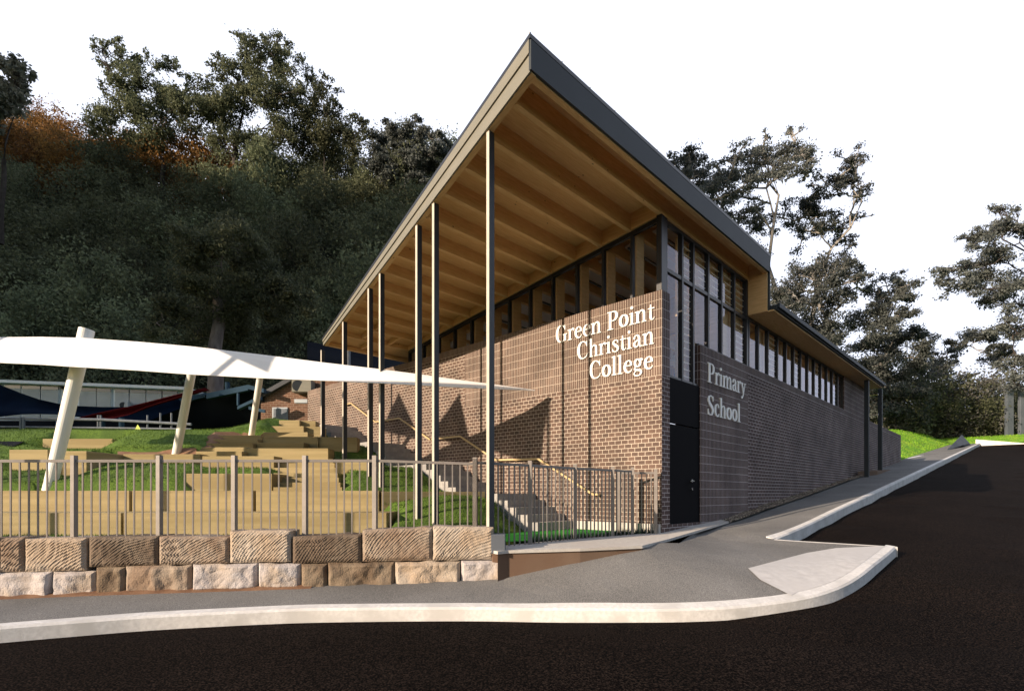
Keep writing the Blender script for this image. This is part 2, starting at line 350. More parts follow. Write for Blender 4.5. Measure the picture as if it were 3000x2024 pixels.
# kerb line along the street, measured on the road surface
kpx = [(-420,1925),(-200,1902),(0,1883),(230,1863),(462,1845),(785,1828),(1000,1822),(1362,1819),(1592,1823),(1900,1826),(2090,1821),(2235,1808),(2350,1790),(2430,1768),(2500,1735),(2560,1688),(2627,1629)]
KB = [hit(a, b, zroad) for a, b in kpx]
KB = [(KB[0][0]-14, KB[0][1]-1.6)]+KB
def smooth_line(P, n=5):
    Q = [np.array(p, float) for p in P]; Q = [2*Q[0]-Q[1]]+Q+[2*Q[-1]-Q[-2]]; o = []
    for i in range(1, len(Q)-2):
        a, b, c, d = Q[i-1:i+3]
        for k in range(n):
            t = k/n; q = .5*((2*b)+(-a+c)*t+(2*a-5*b+4*c-d)*t*t+(-a+3*b-3*c+d)*t**3); o.append((float(q[0]), float(q[1])))
    o.append((float(Q[-2][0]), float(Q[-2][1]))); return o
TIP = KB[-1]
NOTCH = B(-1.85, .945); NOTCH = (NOTCH.x, NOTCH.y)
def kh(i, n): return .172
ctl = []
for i, (x, y) in enumerate(KB): ctl.append((x, y, zroad(x, y)+.172))
KB = KB[:2]+smooth_line(KB[2:])
ctl += [(-.06, 8.1, -1.27), (2.09, 8.66, -.875), (.6, 8.25, -1.12), (1.3, 8.45, -.99), (W(2135,1528,13.07).x, 13.07, -.665), (NOTCH[0], NOTCH[1], -.86), (-7.1, 7.5, -1.42), (-2.51, 7.97, -1.325), (-4.9, 7.72, -1.37), (-12, 6.9, -1.44), (-25, 4.2, -1.46), (-.9, 8.15, -1.29)]
for v in (1, 2.9, 4.7, 8, 13, 19, 28, 38, 48, 58):
    for u in (.4, -.9, -1.78): 
        if v > 2 or u < 0: q = B(u, v); ctl.append((q.x, q.y, -.93+.1*v if v > 3 else -.91+.09*v))
TP = TPS(ctl)
# footpath
rp = [B(-1.80, v) for v in (4, 10, 20, 35, 57.6)]
lp = [B(.3, v) for v in (57.6, 35, 20, 10, 3.2)]
def inset(L, d):
    o = []
    for i in range(len(L)):
        a, b = L[max(i-1, 0)], L[min(i+1, len(L)-1)]; t = Vector((b[0]-a[0], b[1]-a[1])).normalized(); o.append((L[i][0]-t.y*d, L[i][1]+t.x*d))
    return o
def dense(line, step=.4):
    o = [line[0]]
    for a, b in zip(line, line[1:]):
        d = math.dist(a, b); k = max(1, int(d/step))
        o += [(a[0]+(b[0]-a[0])*j/k, a[1]+(b[1]-a[1])*j/k) for j in range(1, k+1)]
    return o
poly = inset(dense(KB, .4)[:-1], .1)+[(TIP[0]-.03, TIP[1]+.02)]+[NOTCH]+[(p.x, p.y) for p in rp]+[(p.x, p.y) for p in lp]+[(2.9, 9.4), (.2, 8.7), (-7.4, 7.9), (-30, 4.4)]
sheet('footpath', poly, TP, .45, M['asphalt_path'] if 'asphalt_path' in M else M['path'])
# kerbs: swept section (face, chamfer, top)
def kerb(name, line, hf, side, wd=.15, lift=.006, m=None):
    mb = MB(); n = len(line); L = [Vector((p[0], p[1])) for p in line]; rows = []
    for i in range(n):
        t = (L[min(i+1, n-1)]-L[max(i-1, 0)]).normalized(); nn = Vector((-t.y, t.x))*side; a = L[i]
        b = a+nn*.025; c = a+nn*wd; zt = hf(a.x, a.y)+H+lift; zc = hf(c.x, c.y)+H+lift; z0 = zroad(a.x, a.y)+H-.15
        rows.append([(a.x, a.y, z0), (a.x, a.y, zt-.03), (b.x, b.y, zt), (c.x, c.y, zc), (c.x, c.y, z0)])
    for r in rows: mb.v += r
    for i in range(n-1):
        for k in range(4): mb.f.append((i*5+k, (i+1)*5+k, (i+1)*5+k+1, i*5+k+1))
    mb.f.append((0,1,2,3,4)); mb.f.append(tuple((n-1)*5+k for k in (4,3,2,1,0)))
    o = mb.build(name, m or M['kerb']); o['kind'] = 'structure'; return o
def dense(line, step=.4):
    o = [line[0]]
    for a, b in zip(line, line[1:]):
        d = math.dist(a, b); k = max(1, int(d/step))
        o += [(a[0]+(b[0]-a[0])*j/k, a[1]+(b[1]-a[1])*j/k) for j in range(1, k+1)]
    return o
kerb('kerb', dense(KB, .4), TP, 1, .16, .009)
KR = [NOTCH]+[(B(-1.93, v).x, B(-1.93, v).y) for v in np.linspace(1.6, 57.6, 60)]
kerb('kerb', KR, TP, 1, .15)
kerb('kerb', dense([NOTCH, TIP], .5), TP, -1, .05, .004, M['pad'])
# pale concrete pad
pp = [(2192,1666),(2363,1621),(2449,1606.6),(2600,1600)]
PD = [hit(a, b, TP) for a, b in pp]
inner = [q for q in inset(KB, .155)[:-1] if q[0] > hit(2330, 1745, TP)[0]]
PD += inner[::-1]+[hit(2318, 1746, TP), hit(2228, 1700, TP)]
sheet('concrete_pad', PD, TP, .3, M['pad'], dz=.012)
# road
rd = [(-45,-22),(75,-22),(B(-34,57.6).x, B(-34,57.6).y),(B(0.2,57.6).x, B(0.2,57.6).y),(B(.2,0).x, B(.2,0).y),(.5, 8.2),(-6,7.0),(-30,3),(-45,2)]
sheet('road', rd, zroad, 1.6, M['asphalt'])
# gravel strip beside the street wall
gp = [B(.02, 2.35), B(-.30, 2.6), B(-.42, 4.7), B(-.40, 9), B(-.33, 14), B(-.28, 17.6), B(.02, 17.6)]
GP = [(p.x, p.y) for p in gp]
g = sheet('gravel', GP, lambda x, y: TP(x, y)+.03+.05*random.random()*(.2 < 1), .11, M['gravel'], kind='stuff'); tag(g, 'brown and grey river gravel along the foot of the dark brick wall', 'gravel')
# apron strip at the fence foot
def zap(x, y):
    u, v = UV(x, y); return -.85+.014*(v+4.2)+(.045*v if v > 0 else 0)
AF = [hit(a, b, zap) for a, b in ((1458,1617),(1489,1614),(1700,1608),(1882,1600),(1960,1580),(2135,1528))]
AP = AF+[(B(.05,2.9).x, B(.05,2.9).y), (B(.05,.0).x, B(.05,.0).y), (2.35, 10.9), (1.3, 10.15), (.3, 9.2), (-.55, 8.5)]
sheet('concrete_apron', AP, zap, .5, M['conc'], thick=.045, dz=.012)
mb = MB()
for a, b in zip(AF[:5], AF[1:5]):
    zz = lambda p: zap(*p)+H-.02; ga = min(TP(*a), zap(*a)-.02)+H-.15; gb = min(TP(*b), zap(*b)-.02)+H-.15
    s = .03; mb.add([(a[0],a[1]+s,ga),(b[0],b[1]+s,gb),(b[0],b[1]+s,zz(b)),(a[0],a[1]+s,zz(a)),(a[0],a[1]+.3,ga),(b[0],b[1]+.3,gb),(b[0],b[1]+.3,zz(b)),(a[0],a[1]+.3,zz(a))],
        [(0,1,2,3),(4,7,6,5),(0,4,5,1),(3,2,6,7),(0,3,7,4),(1,5,6,2)])
tag(mb.build('retaining_wall', M['rust']), 'low brown rendered retaining wall tapering along the rising footpath below the picket fence', 'retaining wall')
# end block between sandstone and apron
mb = MB(); mb.box(-.30, -.07, 8.16, 8.7, -1.6+H, -.89+H); tag(mb.build('retaining_wall_end', M['rust'], bevel=.01), 'short brown end block of the retaining wall beside the last sandstone block', 'wall end')
mb = MB(); mb.box(-.31, -.10, 8.10, 8.42, -.885+H, -.60+H)
tag(mb.build('concrete_stub', M['pylon'], bevel=.008), 'small grey concrete stub at the fence corner behind the last sandstone block', 'concrete stub')  # dark tone puts the shade on the stub into its colour
# turf court between fence, wall and stair
sheet('synthetic_turf', [(-.2, 8.9),(.45, 9.35),(1.5, 10.3),(2.6, 11.0),(B(0,2.3).x, B(0,2.3).y+.02),(B(-0,3.4).x, B(0,3.4).y),(B(2.2,-.02).x, B(2.2,-.02).y),(B(2.2,-1.4).x, B(2.2,-1.4).y),(-.4, 11.3)][:4]+[(B(.05,-.05).x,B(.05,-.05).y),(B(2.3,-.05).x, B(2.3,-.05).y),(B(2.3,-1.4).x, B(2.3,-1.4).y),(-.3, 11.2)], lambda x, y: -.785, .5, M['turf'])
mb = MB(); mb.ub(0.02, 2.18, -.09, -.001, -.95, -.60); tag(mb.build('wall_plinth', M['conc']), 'pale concrete plinth along the foot of the lit brick wall behind the turf', 'plinth')
# left terraced lawn
def pl(px, py): Y = 7094/(py-813); q = W(px, py, Y); return (q.x, q.y, q.z-H)
lc = []
for px in (-700, -350, 0, 180, 360, 540):
    for py in (1437, 1390, 1350, 1310, 1280, 1262): lc.append(pl(px, py))
    t = (px-1500)/F
    lc += [(t*10.4, 10.4, -.42), (t*11.2, 11.2, -.38), (t*11.36, 11.36, .0), (t*18, 18, 1.99), (t*26, 26, 2.0), (t*40, 40, 2.0)]
for px, py in ((700,1255),(780,1228),(850,1226),(640,1262)): 
    t = (px-1500)/F; lc.append((t*17.2, 17.2, (1448-py)/F*17.2))
lc += [(-12, 22, 2.3), (-8.5, 22, 2.5), (-6, 30, 2.6), (-9, 18.5, 2.38), (-8, 18.5, 2.38), (4, 30, 2.5), (4, 18, 1.6)]
for u, z in ((2.2,-.95),(2.8,-.62),(3.4,-.14),(4.2,-.08),(5,-.08),(5.6,.2),(6.2,.68),(7.0,.72),(7.7,.72),(8.3,1.1),(8.9,1.45),(9.8,1.5),(10.6,1.52),(11.2,1.85),(11.8,2.2),(13,2.3)):
    q = B(u, -1.42); lc.append((q.x, q.y, z-.03)); q = B(u, 1.5); lc.append((q.x, q.y, z-.25))
for px, py, Y in ((1150,1540,10.2),(1250,1530,10.4),(1380,1530,10.5),(1330,1500,10.9),(1420,1500,11.3),(1200,1500,11.0),(1050,1430,12.0),(1150,1432,12.3),(1250,1425,12.9),(1150,1395,13.3),(1060,1380,13.2),(1020,1350,14.5),(980,1330,15.2),(1450,1545,10.8),(1530,1552,11.1)):
    q = W(px, py, Y); lc.append((q.x, q.y, q.z-H))
lc += [(0.1, 9.3, -.95), (1.0, 10.2, -.98), (2, 11.2, -1.0), (-.8, 8.8, -.74), (-3, 8.6, -.74), (-5, 8.4, -.74), (-8, 8.4, -.74), (-14, 8.4, -.74), (1.6, 12.4, -.98), (2.8, 11.6, -1.0)]
TL = TPS(lc, .02)
BLK = [(-12.46,-9.75,10.30,11.30,-0.92),(-9.74,-7.43,10.30,11.30,-0.92),(-7.39,-2.38,10.30,11.30,-0.92),(-13.70,-10.71,11.32,11.87,-0.44),(-10.69,-8.00,11.32,11.87,-0.43),(-7.95,-5.40,11.32,11.87,-0.43),(-5.36,-2.78,11.32,11.87,-0.43),(-7.22,-5.32,12.00,12.80,0.05),(-7.00,-4.85,14.30,14.80,0.92),(-7.03,-5.73,14.90,15.40,1.23),(-7.04,-5.48,15.30,15.80,1.25),(-7.31,-5.99,15.90,16.40,1.65),(-7.34,-6.34,16.50,17.00,1.86),(-7.36,-6.70,17.10,17.60,2.13),(-5.53,-4.42,15.50,16.00,1.30),(-6.40,-5.84,16.70,17.20,1.74),(-6.76,-6.27,17.30,17.80,2.13),(-4.33,-3.38,13.40,13.90,0.59),(-13.01,-11.06,15.00,15.90,1.23),(-11.98,-11.05,12.90,14.10,0.56),(-10.54,-9.89,12.60,14.20,0.42),(-9.84,-7.88,13.70,14.20,0.76),(-7.72,-5.93,13.50,14.00,0.64),(-5.27,-3.74,11.95,12.45,0.03),(-5.40,-3.87,12.25,12.75,0.12),(-5.54,-4.01,12.55,13.05,0.24),(-5.67,-4.13,12.85,13.35,0.36),(-5.89,-4.35,13.40,13.90,0.56),(-6.03,-4.48,13.70,14.20,0.63),(-6.16,-4.62,14.00,14.50,0.77),(-8.18,-6.98,14.00,14.50,0.96),(-8.24,-7.02,14.36,14.86,1.09),(-8.29,-7.04,14.72,15.22,1.24),(-8.33,-7.08,15.08,15.58,1.39),(-8.41,-7.14,15.44,15.94,1.54)]
def zlawn(x, y):
    z = TL(x, y); u, v = UV(x, y)
    if y < 10.34 and x < -2.4: z = -.74
    elif y < 11.36 and x < -2.9: z = -.42
    elif x < -5.6:
        pz = -.35+.4*(y-10.3)+.03*math.sin(x*1.3+y); z = min(z, pz) if y < 16.5 else z
        if y < 12.2: z = min(z, pz)
    for (bx0, bx1, by0, by1, bz) in BLK:
        if bx0-.05 < x < bx1+.05 and by0-.42 < y < by1: z = min(z, bz)
        elif by0 > 12.5 and bx0-.02 < x*by0/y < bx1+.02 and by0-1.1 < y <= by0-.42: z = min(z, bz*y/by0+.01)
    if u > 2.2 and v > -1.3: z = min(z, -.9+.33*(u-2.2))
    if u <= 2.3 and v > -4.5 and x > -.35: z = min(z, -.9)
    return max(-1.2, min(z, 2.75))
LW = [(-40, 8.3), (-9, 8.0), (-5, 8.2), (-.5, 8.5), (1.3, 10.3), (2.9, 11.15), (B(2,.1).x, B(2,.1).y), (B(15,.3).x, B(15,.3).y), (-6, 24), (6, 30), (12, 60), (-70, 60), (-70, 20)]
lawn = sheet('lawn', LW, zlawn, 1.3, M['grass'], extra=[(a+random.uniform(-.05,.05), b+random.uniform(-.05,.05)) for a in np.arange(-16, 2.5, .27) for b in np.arange(8.4, 18.5, .27)])
lawn.data.polygons.foreach_set('use_smooth', [True]*len(lawn.data.polygons))
def turfblades(name, pts, hgt, m, wd=.004, label=''):
    mb = MB()
    for (x, y, z) in pts:
        a = random.uniform(0, 6.28); h = hgt*random.uniform(.4, 1.2); lean = random.uniform(.1, .9)*h; dx, dy = math.cos(a), math.sin(a)
        mb.add([(x-dy*wd, y+dx*wd, z-.01), (x+dy*wd, y-dx*wd, z-.01), (x+dx*lean, y+dy*lean, z+h)], [(0,1,2)])
    o = mb.build(name, m); tag(o, label, 'grass', kind='stuff')
pts = []
cacheg = {}
def zl(x, y):
    i, j = math.floor(x/.18), math.floor(y/.18)
    def c(a, b):
        if (a, b) not in cacheg: cacheg[(a, b)] = zlawn(a*.18, b*.18)
        return cacheg[(a, b)]
    fx_, fy_ = x/.18-i, y/.18-j
    return (c(i,j)*(1-fx_)+c(i+1,j)*fx_)*(1-fy_)+(c(i,j+1)*(1-fx_)+c(i+1,j+1)*fx_)*fy_
while len(pts) < 60000:
    y = random.uniform(8.6, 17.5); x = random.uniform(-1.0*y-1, 1.2)
    if inpoly(x, y, LW) and not any(a-.03 < x < b+.03 and c-.08 < y < d for a, b, c, d, e in BLK): pts.append((x, y, zl(x, y)+H))
turfblades('grass', pts, .05, M['grass'], .006, 'short mown green grass on the terraced bank behind the picket fence')
# lower base ground, plateau left, bank right
gr = sheet('ground', [(-500,-300),(500,-300),(500,600),(-500,600)], lambda x, y: -2.4, 60, M['ground'])
def zbank(x, y):
    u, v = UV(x, y)
    z = -.98+.1*min(v, 60)
    if u > .3: z += .62*min(u-.3, 3.0)*min(1, max(0, (v-28)/9)) if v < 60 else 0
    if v > 57.9: z = 4.72+.22*(v-57.9)
    return min(z+.05*math.sin(x*.4)*math.sin(y*.33), 5.9)
bk = [B(.25, 28.1), B(.25, 57.9), B(-45, 57.9), B(-60, 60), B(-110, 130), B(60, 150), B(60, 28.1)]
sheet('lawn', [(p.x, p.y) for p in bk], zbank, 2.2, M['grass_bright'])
pts = []
while len(pts) < 26000:
    u, v = random.uniform(-14, 9), random.uniform(28.5, 66); p = B(u, v)
    if u > .35 or v > 58.5: pts.append((p.x, p.y, zbank(p.x, p.y)+H))
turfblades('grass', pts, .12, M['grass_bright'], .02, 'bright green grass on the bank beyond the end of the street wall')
bk = [B(-34.2, -60), B(-100, -60), B(-100, 61), B(-34.2, 58.2)]
sheet('verge', [(p.x, p.y) for p in bk], lambda x, y: zroad(x, y)+.02, 6, M['grass'])
# road end kerb
mb = MB(); a = B(-1.6, 57.7); b = B(-34, 57.7)
def zr_(p, d): return zroad(p.x, p.y)+H+d
for i in range(20):
    p, q = a.lerp(b, i/20), a.lerp(b, (i+1)/20); h1 = .16+max(0, .45-.15*i); h2 = .16+max(0, .45-.15*(i+1)); o_ = Vector((RX, RY, 0))*.5
    z0 = zroad(p.x,p.y)+H; z1 = zroad(q.x,q.y)+H
    mb.hexa([(p.x,p.y,z0-.3),(q.x,q.y,z1-.3),(q.x+o_.x,q.y+o_.y,z1-.3),(p.x+o_.x,p.y+o_.y,z0-.3),(p.x,p.y,z0+h1),(q.x,q.y,z1+h2),(q.x+o_.x,q.y+o_.y,z1+h2),(p.x+o_.x,p.y+o_.y,z0+h1)])
o = mb.build('road_end_kerb', M['kerb']); o['kind'] = 'structure'
# hills
def zhill(x, y):
    base = 2.0+max(0, y-(35+.05*(x+20)))*1.02
    base = min(base, 39.5+5*math.sin(x*.06+1)+3*math.sin(x*.15)+ (6 if x < -45 else 0))
    k = 1/(1+math.exp((x-(2+.10*(y-40)))/3.5)); return 1.9+(base-1.9)*k
hp = [(-150, 35), (35, 35), (35, 150), (-150, 150)]
sheet('hill', hp, zhill, 4, M['ground'])
# unseen ridge added behind the camera's left, shaped to keep low sun off the slope
px_, py_ = sd.y, -sd.x   # perpendicular
mb = MB(); rows = []
pd = Vector((.573, -.820, 0))
for i in range(132):
    p = -150+i*1.0; hgt = 97/(1+math.exp((p+24.6)/.5)) - 6/(1+math.exp((p+62)/4)) + 4*math.sin(p*.13)
    c = pd*p+Vector((sd.x, sd.y, 0))*165
    s2 = Vector((sd.x, sd.y, 0))*max(hgt, 1)*.9
    rows.append([(c.x-s2.x, c.y-s2.y, -2), (c.x, c.y, max(hgt, 0)-2), (c.x+s2.x, c.y+s2.y, -2)])
for r in rows: mb.v += r
for i in range(131):
    for k in range(2): mb.f.append((i*3+k, i*3+3+k, i*3+4+k, i*3+1+k))
o = mb.build('hill', M['ground']); o['kind'] = 'structure'
# ------------------------------------------------------------------ school building
zb = lambda u: 5.71-.1334*u
zt = lambda u: 6.18-.160*u
ve = lambda u: -4.5+.2161*(u+.45)
def uat(px): t = (px-1500)/F; return (3.04-11*t)/(.722+.692*t)
def vat(px, u=0): t = (px-1500)/F; return (C0[0]+LX*u-t*(C0[1]+LY*u))/(t*RY-RX)
SB = thing('school_building', B(3, 3, -.9), 'dark brick school building with a soaring timber lined wedge roof and white lettering', 'school building')
WT = 4.156; S0 = 2.43; US = 6.04
# left (lit) wall
mb = MB(); mb.ub(0, US, 0, .28, -1.2, S0); mb.ub(US, 15.6, 0, .28, -1.2, WT-.1925); mb.build('brick_wall', M['brick_run'], SB, uv=True)
mb = MB(); mb.ub(0, US, 0, .28, S0, WT); mb.ub(US, 15.6, 0, .28, WT-.1925, WT); mb.build('soldier_brick_panel', M['brick_sold'], SB, uv=True)
# corner return (nib beside door)
mb = MB(); mb.ub(-.003, .0, .003, .336, -.78, S0)
mb.ub(0.001, .28, .281, .336, -.78, S0); mb.build('brick_nib', M['brick_run_r'], SB, uv=True)
mb = MB(); mb.ub(-.003, .0, .003, .336, S0, WT); mb.ub(0.001, .28, .281, .336, S0, WT); mb.build('brick_nib', M['brick_sold_r'], SB, uv=True)
# street wall
RT = 3.4
mb = MB(); mb.ub(0, .28, 1.80, 4.65, -1.2, RT); mb.ub(0, .28, 4.65, 28, RT-.1925, RT); mb.ub(0, .28, 14.9, 18.8, RT, 4.77)
mb.build('soldier_brick_panel', M['brick_sold_r'], SB, uv=True)
mb = MB(); mb.ub(0, .28, 4.65, 28, -1.2, RT-.1925); mb.build('brick_wall', M['brick_run_r'], SB, uv=True)
# door set
dr = MB(); dr.ub(.03, .08, .336, 1.80, -.62, 1.48).build('door', M['door'], SB, bevel=.004); door = SB.children[-1]
hd = MB(); hd.bar(B(-.03, 1.22, .30), B(-.03, 1.40, .30), .022); hd.bar(B(-.03, 1.38, .30), B(.04, 1.38, .30), .025); hd.tube([B(.0, 1.38, .30), B(.03, 1.38, .30)], .035, 10)
hd.build('door_handle', M['steel'], door); MB().tube([B(-.005, 1.38, .12), B(.03, 1.38, .12)], .03, 12).build('lock', M['steel'], door)
MB().ub(.03, .08, .336, 1.80, 1.50, 2.45).build('door_panel', M['door'], SB, bevel=.004)
mb = MB(); mb.ub(.0, .28, .336, 1.80, -1.1, -.625); mb.build('doorstep', M['brick_run_r'], SB, uv=True)
# --- window framing, street side
fr = MB(); HD = 4.77
vm = [vat(p) for p in (2006, 2038.5, 2082, 2121, 2158)]
v0, v6 = .27, 4.70
zh = zb(0)
fr.ub(.05, .13, v0, v6, zh-.08, zh-.005); fr.ub(.05, .13, v0, v6, 4.64, 4.72)
for i, v in enumerate(vm): fr.ub(.04, .14, v-.035, v+.035, 2.45 if v < 1.8 else RT, zh-.08)
fr.ub(.05, .13, .336, 1.8, 2.45, 2.50); fr.ub(.05, .13, 1.8, v6, RT, RT+.04)
fr.ub(.03, .15, v6-.05, v6+.05, RT, zh-.02); fr.ub(.04, .14, v0, v0+.05, WT, zh-.08)
fr.build('window_frame', M['frame'], SB)
cp = MB(); cp.ub(-.0, .12, .0, .12, WT, zh-.01); cp.ub(.015, .13, .12, .27, WT, zh-.01); cp.build('corner_post', M['frame'], SB, bevel=.004)
edges = [v0+.05]+vm+[v6-.05]
for k in range(6):
    a, b = edges[k], edges[k+1]; zl = 2.50 if b < 2.0 else RT+.04
    gl = MB().pane(a+.035, b-.035, 4.72, zh-.08); gl.build('window_pane', M['glass_r'], SB)
    gl = MB().pane(a+.035, b-.035, zl, 4.64); gl.build('window_pane', M['glass_r'], SB)
def louvres(a, b, z0, z1, frac0=0.):
    mb = MB(); z = z0+.12; a2 = a+(b-a)*frac0
    while z < z1-.06:
        mb.hexa([B(.17, a2, z), B(.10, a2, z-.02), B(.10, b, z-.02), B(.17, b, z), B(.17, a2, z+.008), B(.10, a2, z-.008), B(.10, b, z-.008), B(.17, b, z+.008)]); z += .155
    return mb
for k, f0 in ((1, .25), (2, .45), (3, .4), (4, .3), (5, .1)):
    louvres(edges[k]+.05, edges[k+1]-.05, 4.72, zh-.08, f0).build('louvre_blades', M['louvre_edge'], SB)
for k, f0 in ((1, .25), (5, .1)):
    louvres(edges[k]+.05, edges[k+1]-.05, 2.5 if k == 1 else RT, 4.64, f0).build('louvre_blades', M['louvre_edge'], SB)
# lower wing windows
wp = [2192+8, 2228, 2256, 2284, 2308.5, 2331, 2351, 2372, 2391, 2410, 2427.5, 2443.5, 2459]
vs_ = [vat(p) for p in wp]+[14.88]
fr = MB(); fr.ub(.05, .13, 4.75, 14.9, HD-.07, HD-.005); fr.ub(.05, .13, 4.75, 14.9, RT, RT+.035)
for v in vs_: fr.ub(.04, .14, v-.03, v+.03, RT+.035, HD-.07)
fr.build('window_frame', M['frame'], SB)
for k in range(len(vs_)-1):
    gl = MB().pane(vs_[k]+.03, vs_[k+1]-.03, RT+.035, HD-.07); gl.build('window_pane', M['glass_r'], SB)
    if k % 3 == 2: louvres(vs_[k]+.05, vs_[k+1]-.05, RT, HD-.06, .2).build('louvre_blades', M['louvre_edge'], SB)
# --- left band windows (12 bays)
us = [.0+.73*i for i in range(13)]
fr = MB(); fr.ub(.13, 8.80, .05, .13, lambda u: zb(u)-.10, lambda u: zb(u)-.012)
for i, u in enumerate(us[1:], 1):
    fr.ub(u-.028, u+.028, .04, .14, WT, lambda q: zb(q)-.10)
fr.build('window_frame', M['frame'], SB)
for i in range(12):
    a = us[i]+(.13 if i == 0 else .028); b = us[i+1]-.028
    if zb(b)-.1 > WT+.05: MB().add([B(a,.084,WT), B(b,.084,WT), B(b,.084,zb(b)-.10), B(a,.084,zb(a)-.10)], [(0,1,2,3)]).build('window_pane', M['glass'], SB)
# --- roof
VH = 4.79; UE = 9.73
deck = MB()
q = [(UE, ve(UE)+.02), (-.43, ve(-.43)+.02), (-.43, VH-.03), (UE, VH-.03)]
deck.hexa([B(a, b, zt(a)-.10) for a, b in q]+[B(a, b, zt(a)-.055) for a, b in q]); deck.build('soffit', M['soffit'], SB, uv=True)
tp = MB(); q = [(UE+.05, ve(UE)-.05), (-.50, ve(-.50)-.05), (-.50, VH+.05), (UE+.05, VH+.05)]
tp.hexa([B(a, b, zt(a)-.05) for a, b in q]+[B(a, b, zt(a)+.012) for a, b in q]); tp.build('roof_sheet', M['frame'], SB); rsheet = SB.children[-1]
# pale fascia two tiers following the skewed eave
def vboard(o0, o1, f0, f1):
    m = MB(); q = [(UE, ve(UE)+o1), (-.47, ve(-.47)+o1), (-.47, ve(-.47)+o0), (UE, ve(UE)+o0)]
    return m.hexa([B(a, b, f0(a)) for a, b in q]+[B(a, b, f1(a)) for a, b in q])
mid = lambda u: zb(u)+(zt(u)-.05-zb(u))*.56
vboard(-.03, .0, lambda u: zb(u), lambda u: mid(u)-.012).build('fascia', M['fascia_pale'], SB)
vboard(-.05, .0, lambda u: mid(u)+.005, lambda u: zt(u)-.052).build('fascia', M['fascia_pale'], SB)
vboard(.002, .10, lambda u: zb(u)-.004, lambda u: zt(u)-.102).build('edge_beam', M['rib'], SB, uv=True)
# dark fascia to the street
MB().ub(-.50, -.46, ve(-.5)-.03, VH+.05, zb(-.45)+.02, lambda u: zt(-.45)-.055).build('street_fascia', M['fascia_dark'], SB)
MB().ub(-.455, -.36, ve(-.4)+.03, VH-.06, zb(-.45), zt(-.45)-.10-.003).build('edge_beam', M['rib'], SB, uv='swap')
MB().ub(-.50, .05, VH, VH+.05, 4.80, zb(-.45)+.65 if False else zt(0)-.06).build('end_cladding', M['fascia_dark'], SB)
MB().ub(-.455, .04, VH-.06, VH-.003, 4.77, lambda u: zt(u)-.104).build('end_panel', M['timber'], SB, uv=True)
MB().ub(.06, UE-.2, VH-.055, VH-.004, 4.78, lambda u: zt(u)-.104).build('end_wall', M['timber'], SB, uv=True)
# end beam at far (low) side
MB().ub(UE-.12, UE, ve(UE)+.1, VH-.06, zb(UE), zt(UE)-.102).build('edge_beam', M['rib'], SB, uv='swap')
# ribs
for i in range(0, 13):
    u = us[i]+.05
    rb = MB(); w_ = .045; a, b = u-w_, u+w_
    q = [(b, ve(u)+.11), (a, ve(u)+.11), (a, 4.70), (b, 4.70)]
    rb.hexa([B(x, y, zb(u)+.002) for x, y in q]+[B(x, y, zt(x)-.104) for x, y in q]); rb.build('rib', M['rib'], SB, uv='swap')
for i in range(12):  # ledger blocks above the glazing
    a, b = us[i]+.097, us[i+1]+.003
    MB().ub(a, b, .02, .14, lambda u: zb(u)+.004, lambda u: zt(u)-.106).build('ledger', M['rib'], SB, uv=True)
for k, (a, v) in enumerate(((us[11]+.1, -1.6), (us[10]+.1, -1.6), (us[11]+.1, -.7), (us[12]+.1, -1.2))):
    MB().ub(a, a+.62, v-.04, v+.04, lambda u: zb(u)+.02, lambda u: zt(u)-.106).build('nogging', M['rib'], SB, uv=True)
# street side head beam above the glazing
MB().ub(.03, .17, .16, 4.72, zb(0)+.0, zt(0)-.14).build('head_beam', M['rib'], SB, uv='swap')
# roof clips along the edge
for v in np.linspace(ve(-.5)-.02, VH-.3, 14):
    MB().tube([B(-.47, v, zt(-.47)+.01), B(-.47, v, zt(-.47)+.05)], .018, 6).build('roof_clip', M['steel'], rsheet)
# low wing roof
lr = MB(); lr.ub(-.66, 9, VH+.06, 19.05, 4.80, 4.93); lr.build('low_roof', M['fascia_dark'], SB, bevel=.01)
MB().ub(-.60, .3, VH+.0, 18.98, 4.765, 4.797).build('low_soffit', M['soffit'], SB, uv=True)
MB().ub(-.72, -.655, VH+.08, 19.1, 4.84, 4.97).build('gutter', M['fascia_dark'], SB, bevel=.01)
# far posts of the low wing
for px in (2539.5, 2579):
    u = -.45; v = vat(px, u); p = B(u, v)
    MB().ub(u-.08, u+.08, v-.09, v+.09, TP(p.x, p.y)-.1, 4.80).build('wing_post', M['fascia_dark'], SB, bevel=.005)
mb = MB()
for z in (4.5, 3.6): mb.bar(B(-.45, 18.95, z), B(.2, 18.95, z), .05)
mb.build('screen_rail', M['steel'], SB)
# interior: columns, ceiling panels, back walls, shelves, track lights
for i in range(1, 12):
    MB().ub(us[i]-.05, us[i]+.05, .17, .48, 2.2, lambda u: zb(u)+.001).build('interior_column', M['timber'], SB, uv=True)
for i in range(12):
    a, b = us[i]+.12, us[i+1]-.02
    MB().ub(a, b, .9, 4.4, lambda u: zt(u)-.20, lambda u: zt(u)-.16).build('ceiling_panel', M['ceil'], SB)
for i in (0, 1, 3, 5, 7):
    u = us[i]+.42
    tr = MB(); tr.ub(u-.02, u+.02, .6, 4.3, zb(u)-.02, zb(u)+.02); tr.build('light_track', M['frame'], SB); trk = SB.children[-1]
    for v in (.9, 2.3):
        sp = MB(); sp.tube([B(u, v, zb(u)-.02), B(u, v, zb(u)-.14)], .014, 6); sp.tube([B(u-.02, v, zb(u)-.12), B(u+.01, v-.02, zb(u)-.30)], [.035, .055], 10); sp.build('spotlight', M['frame'], trk)
